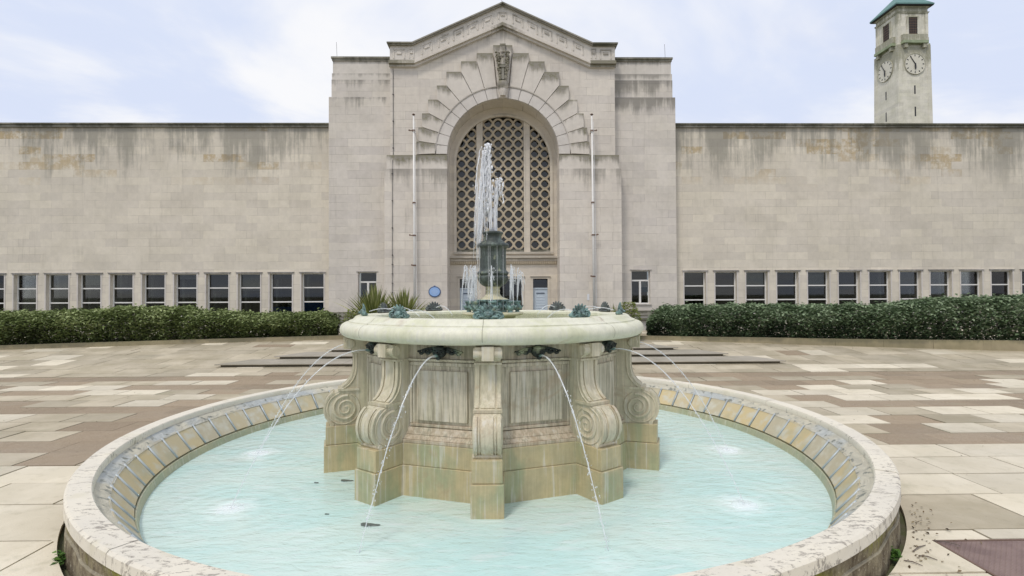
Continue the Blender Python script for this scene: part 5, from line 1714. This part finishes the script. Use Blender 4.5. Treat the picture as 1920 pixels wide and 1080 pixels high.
for path, lab, hts in ((kl, 'low weathered stone kerb in front of the left hedge', lambda i: .115), (kr, 'stone kerb growing taller towards the right in front of the right hedge', lambda i: [.10, .13, .16, .19, .23, .26, .28][i])):
    mb = MB(); ox, oy = path[len(path) // 2]
    for i in range(len(path) - 1):
        (xa, ya), (xb, yb_) = path[i], path[i + 1]
        d = Vector((xb - xa, yb_ - ya)).normalized(); nx, ny = -d.y * .16, d.x * .16
        ha, hb = hts(i), hts(i + 1)
        za, zb = gz(xa, ya), gz(xb, yb_)
        mb.hexa([(xa - ox, ya - oy, za - .06), (xb - ox, yb_ - oy, zb - .06), (xb + nx - ox, yb_ + ny - oy, zb - .06), (xa + nx - ox, ya + ny - oy, za - .06),
                 (xa - ox, ya - oy, za + ha), (xb - ox, yb_ - oy, zb + hb), (xb + nx - ox, yb_ + ny - oy, zb + hb), (xa + nx - ox, ya + ny - oy, za + ha)])
    o = mb.build('stone_kerb', M['kerb'], loc=(ox, oy, 0)); tag(o, lab, 'kerb', 'kerbs edging the planting')
def off(path, d): return [(x, y + d) for x, y in path]
hl_ = off(kl, .30); hl_[-1] = (PX(632, hl_[-1][1]), hl_[-1][1])
def topl(x):
    px = x / 14.6 * FPX + 944
    pts = ((-200, 584), (0, 583), (180, 582), (210, 578), (330, 577), (360, 586), (440, 588), (540, 588), (640, 592))
    for a, b_ in zip(pts[:-1], pts[1:]):
        if a[0] <= px <= b_[0]: return PZ(a[1] + (b_[1] - a[1]) * (px - a[0]) / (b_[0] - a[0]), 14.6) 
    return PZ(590, 14.6)
def topr(x):
    px = x / 14.4 * FPX + 944
    pts = ((1150, 584), (1230, 581), (1290, 577), (1660, 575), (1690, 570), (1740, 564), (1800, 563), (1880, 559), (2200, 556))
    for a, b_ in zip(pts[:-1], pts[1:]):
        if a[0] <= px <= b_[0]: return PZ(a[1] + (b_[1] - a[1]) * (px - a[0]) / (b_[0] - a[0]), 14.4, 1500)
    return PZ(584, 14.4)
hedge(hl_, 1.0, topl, M['leaf_l'], 44000, 'long leafy green hedge on the left, thin and twiggy at mid height', 4)
hr_ = off(kr, .30); hr_[0] = (PX(1212, hr_[0][1]), hr_[0][1])
hedge(hr_, 1.1, topr, M['leaf_r'], 50000, 'dark green hedge on the right, rising higher at its far end', 9)

# sword-leaved plants and shrub behind the basin
def sword(px, Y, top_py, n, spread, label, seed):
    rng = random.Random(seed); x0 = PX(px, Y, 580); zg = gz(x0, Y)
    H_ = PZ(top_py, Y) - zg
    root = empty('sword_leaf_plant', (x0, Y, zg))
    v = []; f = []; t_ = []
    for i in range(n):
        a = rng.uniform(0, 2 * PI); lean = abs(rng.gauss(0, .5)) * spread; L = H_ * rng.uniform(.70, 1.08) * (1 - .12 * lean)
        d = Vector((math.cos(a), math.sin(a), 0)); sd = Vector((-math.sin(a), math.cos(a), 0)); w = rng.uniform(.030, .058); b = len(v); n_ = 6
        tt = rng.uniform(.2, 1)
        tw_ = rng.uniform(-1, 1); sd = (sd + d * tw_).normalized()
        for k in range(n_ + 1):
            t = k / n_; c = d * (.03 + lean * L * (t ** 1.6) * .75) + Vector((0, 0, L * t * (1 - .18 * lean * t)))
            ww_ = w * (1 - t ** 2.2) + .001
            v += [tuple(c - sd * ww_), tuple(c + sd * ww_)]
        for k in range(n_): f.append((b + 2 * k, b + 2 * k + 1, b + 2 * k + 3, b + 2 * k + 2)); t_.append(tt * rng.uniform(.8, 1))
    me = bpy.data.meshes.new('blades'); me.from_pydata(v, [], f); at = me.attributes.new("tint", 'FLOAT', 'FACE'); at.data.foreach_set("value", t_)
    me.materials.append(M['yucca']); o = bpy.data.objects.new('blades', me); COL.objects.link(o); o.parent = root
    mb = MB(); mb.tube([(0, 0, -.02), (0, 0, H_ * .2)], [.07, .04], 8); mb.build('stem', M['twig'], root)
    tag(root, label, 'plant', 'sword-leaved plants behind the fountain')
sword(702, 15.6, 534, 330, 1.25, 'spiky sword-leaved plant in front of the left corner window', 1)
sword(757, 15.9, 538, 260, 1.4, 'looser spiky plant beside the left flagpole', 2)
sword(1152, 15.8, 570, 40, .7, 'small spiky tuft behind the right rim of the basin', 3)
def shrub(px, Y, top_py, r, n, mat, label, seed, name='shrub'):
    rng = random.Random(seed); x0 = PX(px, Y, 580); zg = gz(x0, Y); H_ = PZ(top_py, Y) - zg
    root = empty(name, (x0, Y, zg)); pts = []
    for i in range(n):
        a = rng.uniform(0, 2 * PI); u = rng.uniform(0, 1); h = rng.random(); rr5 = r * math.sqrt(max(.05, 1 - (h * 1.05 - .25) ** 2)) * (.75 + .25 * u) * (1 + .18 * math.sin(3 * a + 5 * h))
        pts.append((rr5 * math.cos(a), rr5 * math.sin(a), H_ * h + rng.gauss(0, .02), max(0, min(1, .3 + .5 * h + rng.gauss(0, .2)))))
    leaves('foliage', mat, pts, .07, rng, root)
    mb = MB()
    for k in range(6): a = k; mb.tube([(0, 0, -.02), (r * .3 * math.cos(a), r * .3 * math.sin(a), H_ * .5), (r * .6 * math.cos(a), r * .6 * math.sin(a), H_ * .85)], [.018, .012, .005], 5)
    mb.build('stems', M['twig'], root); tag(root, label, 'shrub')
shrub(1178, 14.8, 568, .33, 1500, M['leaf_s'], 'yellow-green bush peeping past the right rim of the basin', 5)
shrub(672, 15.0, 578, .42, 1300, M['leaf_s'], 'low yellow-green bush at the left rim of the basin', 6)

# weeds and debris by the pool wall
def tuft(px, py, n, s_, label, seed):
    rng = random.Random(seed); x, y, z = ray(px, py); t = -CZ / z; pts = []
    for i in range(n): pts.append((rng.gauss(0, .018 * s_), rng.gauss(0, .03 * s_), abs(rng.gauss(0, .025 * s_)), rng.uniform(.3, .9)))
    o = leaves('weed', leafmat('weed_leaf%d' % seed, (.03, .06, .015), (.07, .16, .03), (.14, .26, .05)), pts, .035 * s_, rng, loc=(x * t, y * t, -.01))
    tag(o, label, 'weed', 'weeds at the foot of the pool wall')
tuft(120, 1046, 90, 1.0, 'small green weed in the gap left of the pool wall', 31)
tuft(1671, 1040, 120, 1.0, 'green weed under the chipped right foot of the pool wall', 32)
rng = random.Random(77); pts = []
for k in range(150):
    a = R(rng.choice([rng.uniform(-62, -28), rng.uniform(-62, -28), rng.uniform(-100, 200)])); r = 3.60 + abs(rng.gauss(0, .10)); pts.append((FX0 + r * math.cos(a), FY0 + r * math.sin(a), .006 + rng.random() * .006, rng.random()))
for k in range(190): 
    x, y = rng.uniform(-13, 13), rng.uniform(3, 14.5)
    if dcen(x, y) > 3.7: pts.append((x, y, gz(x, y) + .008, rng.random()))
lo = leaves('leaf_litter', leafmat('litter', (.05, .035, .02), (.16, .11, .06), (.35, .30, .2), .8), pts, .022, rng)
for v_ in lo.data.vertices:
    pass
tag(lo, 'scattered dry leaf scraps on the paving', 'leaf litter', kind='stuff')
# fallen twigs near the right foot of the wall
for k, (px, py, L_, a_) in enumerate(((1775, 1020, .13, -.6), (1740, 1048, .09, -.7), (1712, 1058, .09, -.8), (1724, 1030, .16, .5))):
    x, y, z = ray(px, py); t = -CZ / z; mb = MB()
    mb.tube([(-L_ / 2 * math.cos(a_), -L_ / 2 * math.sin(a_), .008), (.0, .004, .014), (L_ / 2 * math.cos(a_), L_ / 2 * math.sin(a_), .008)], [.003, .004, .002], 5)
    tag(mb.build('twig', M['twig'], loc=(x * t, y * t, 0)), ['dark twig lying beside the inspection cover', 'short dark twig on the slab by the pool wall', 'nearest small twig to the pool wall foot', 'pale forked twig across the slab joint'][k], 'twig', 'twigs fallen on the slabs')

# ------------------------------------------------------------------ light
SUN_EL, SUN_AZ = R(60), R(212)   # azimuth measured clockwise from +Y; light comes from behind the camera, left
w = bpy.data.worlds.new("World"); scene.world = w; w.use_nodes = True
nt = w.node_tree; nt.nodes.clear()
g = G.__new__(G); g.nt = nt; g.out = nt.nodes.new('ShaderNodeOutputWorld')
sky = nt.nodes.new('ShaderNodeTexSky'); sky.sky_type = 'NISHITA'; sky.sun_disc = False
sky.sun_elevation = SUN_EL; sky.sun_rotation = SUN_AZ; sky.dust_density = 1.5
bg1 = g.n('ShaderNodeBackground', Color=sky.outputs[0], Strength=.13)
tc = nt.nodes.new('ShaderNodeTexCoord').outputs['Generated']
x, y, z = g.xyz(tc)
# project the view direction on a cloud layer overhead
zz = g.m('ADD', g.m('MAXIMUM', z, 0), .22)
uv = g.comb(g.m('DIVIDE', x, zz), g.m('DIVIDE', y, zz), 0)
n1_ = g.noise(g.scale(uv, (.8, 1.3, 1)), 1.0, 6, .55, .6)
n2_ = g.noise(g.scale(uv, (.45, .6, 1)), 1.3, 3, .5, .2)
cl = g.mix(g.ss(n1_, .40, .60), (.69, .76, .935), (.94, .945, .97))
cl = g.mix(g.ss(n2_, .52, .72), cl, (.68, .73, .89))
bg2 = g.n('ShaderNodeBackground', Color=cl, Strength=.90)
cov = g.m('SUBTRACT', 1.0, g.m('MULTIPLY', g.ss(g.noise(uv, .9, 4, .5), .60, .72), .55))
nt.links.new(g.n('ShaderNodeMixShader', i0=cov, i1=bg1, i2=bg2), g.out.inputs['Surface'])
sun = bpy.data.lights.new('sun', 'SUN'); sun.energy = 1.5; sun.angle = R(10); sun.color = (1, .925, .83)
so = bpy.data.objects.new('sun', sun); COL.objects.link(so)
dvec = Vector((math.sin(SUN_AZ) * math.cos(SUN_EL), math.cos(SUN_AZ) * math.cos(SUN_EL), math.sin(SUN_EL)))
so.rotation_euler = dvec.to_track_quat('Z', 'Y').to_euler()
scene.view_settings.view_transform = 'Standard'; scene.view_settings.look = 'None'
scene.view_settings.exposure = 0.17; scene.view_settings.gamma = 1
scene.cycles.max_bounces = 8; scene.cycles.transparent_max_bounces = 24
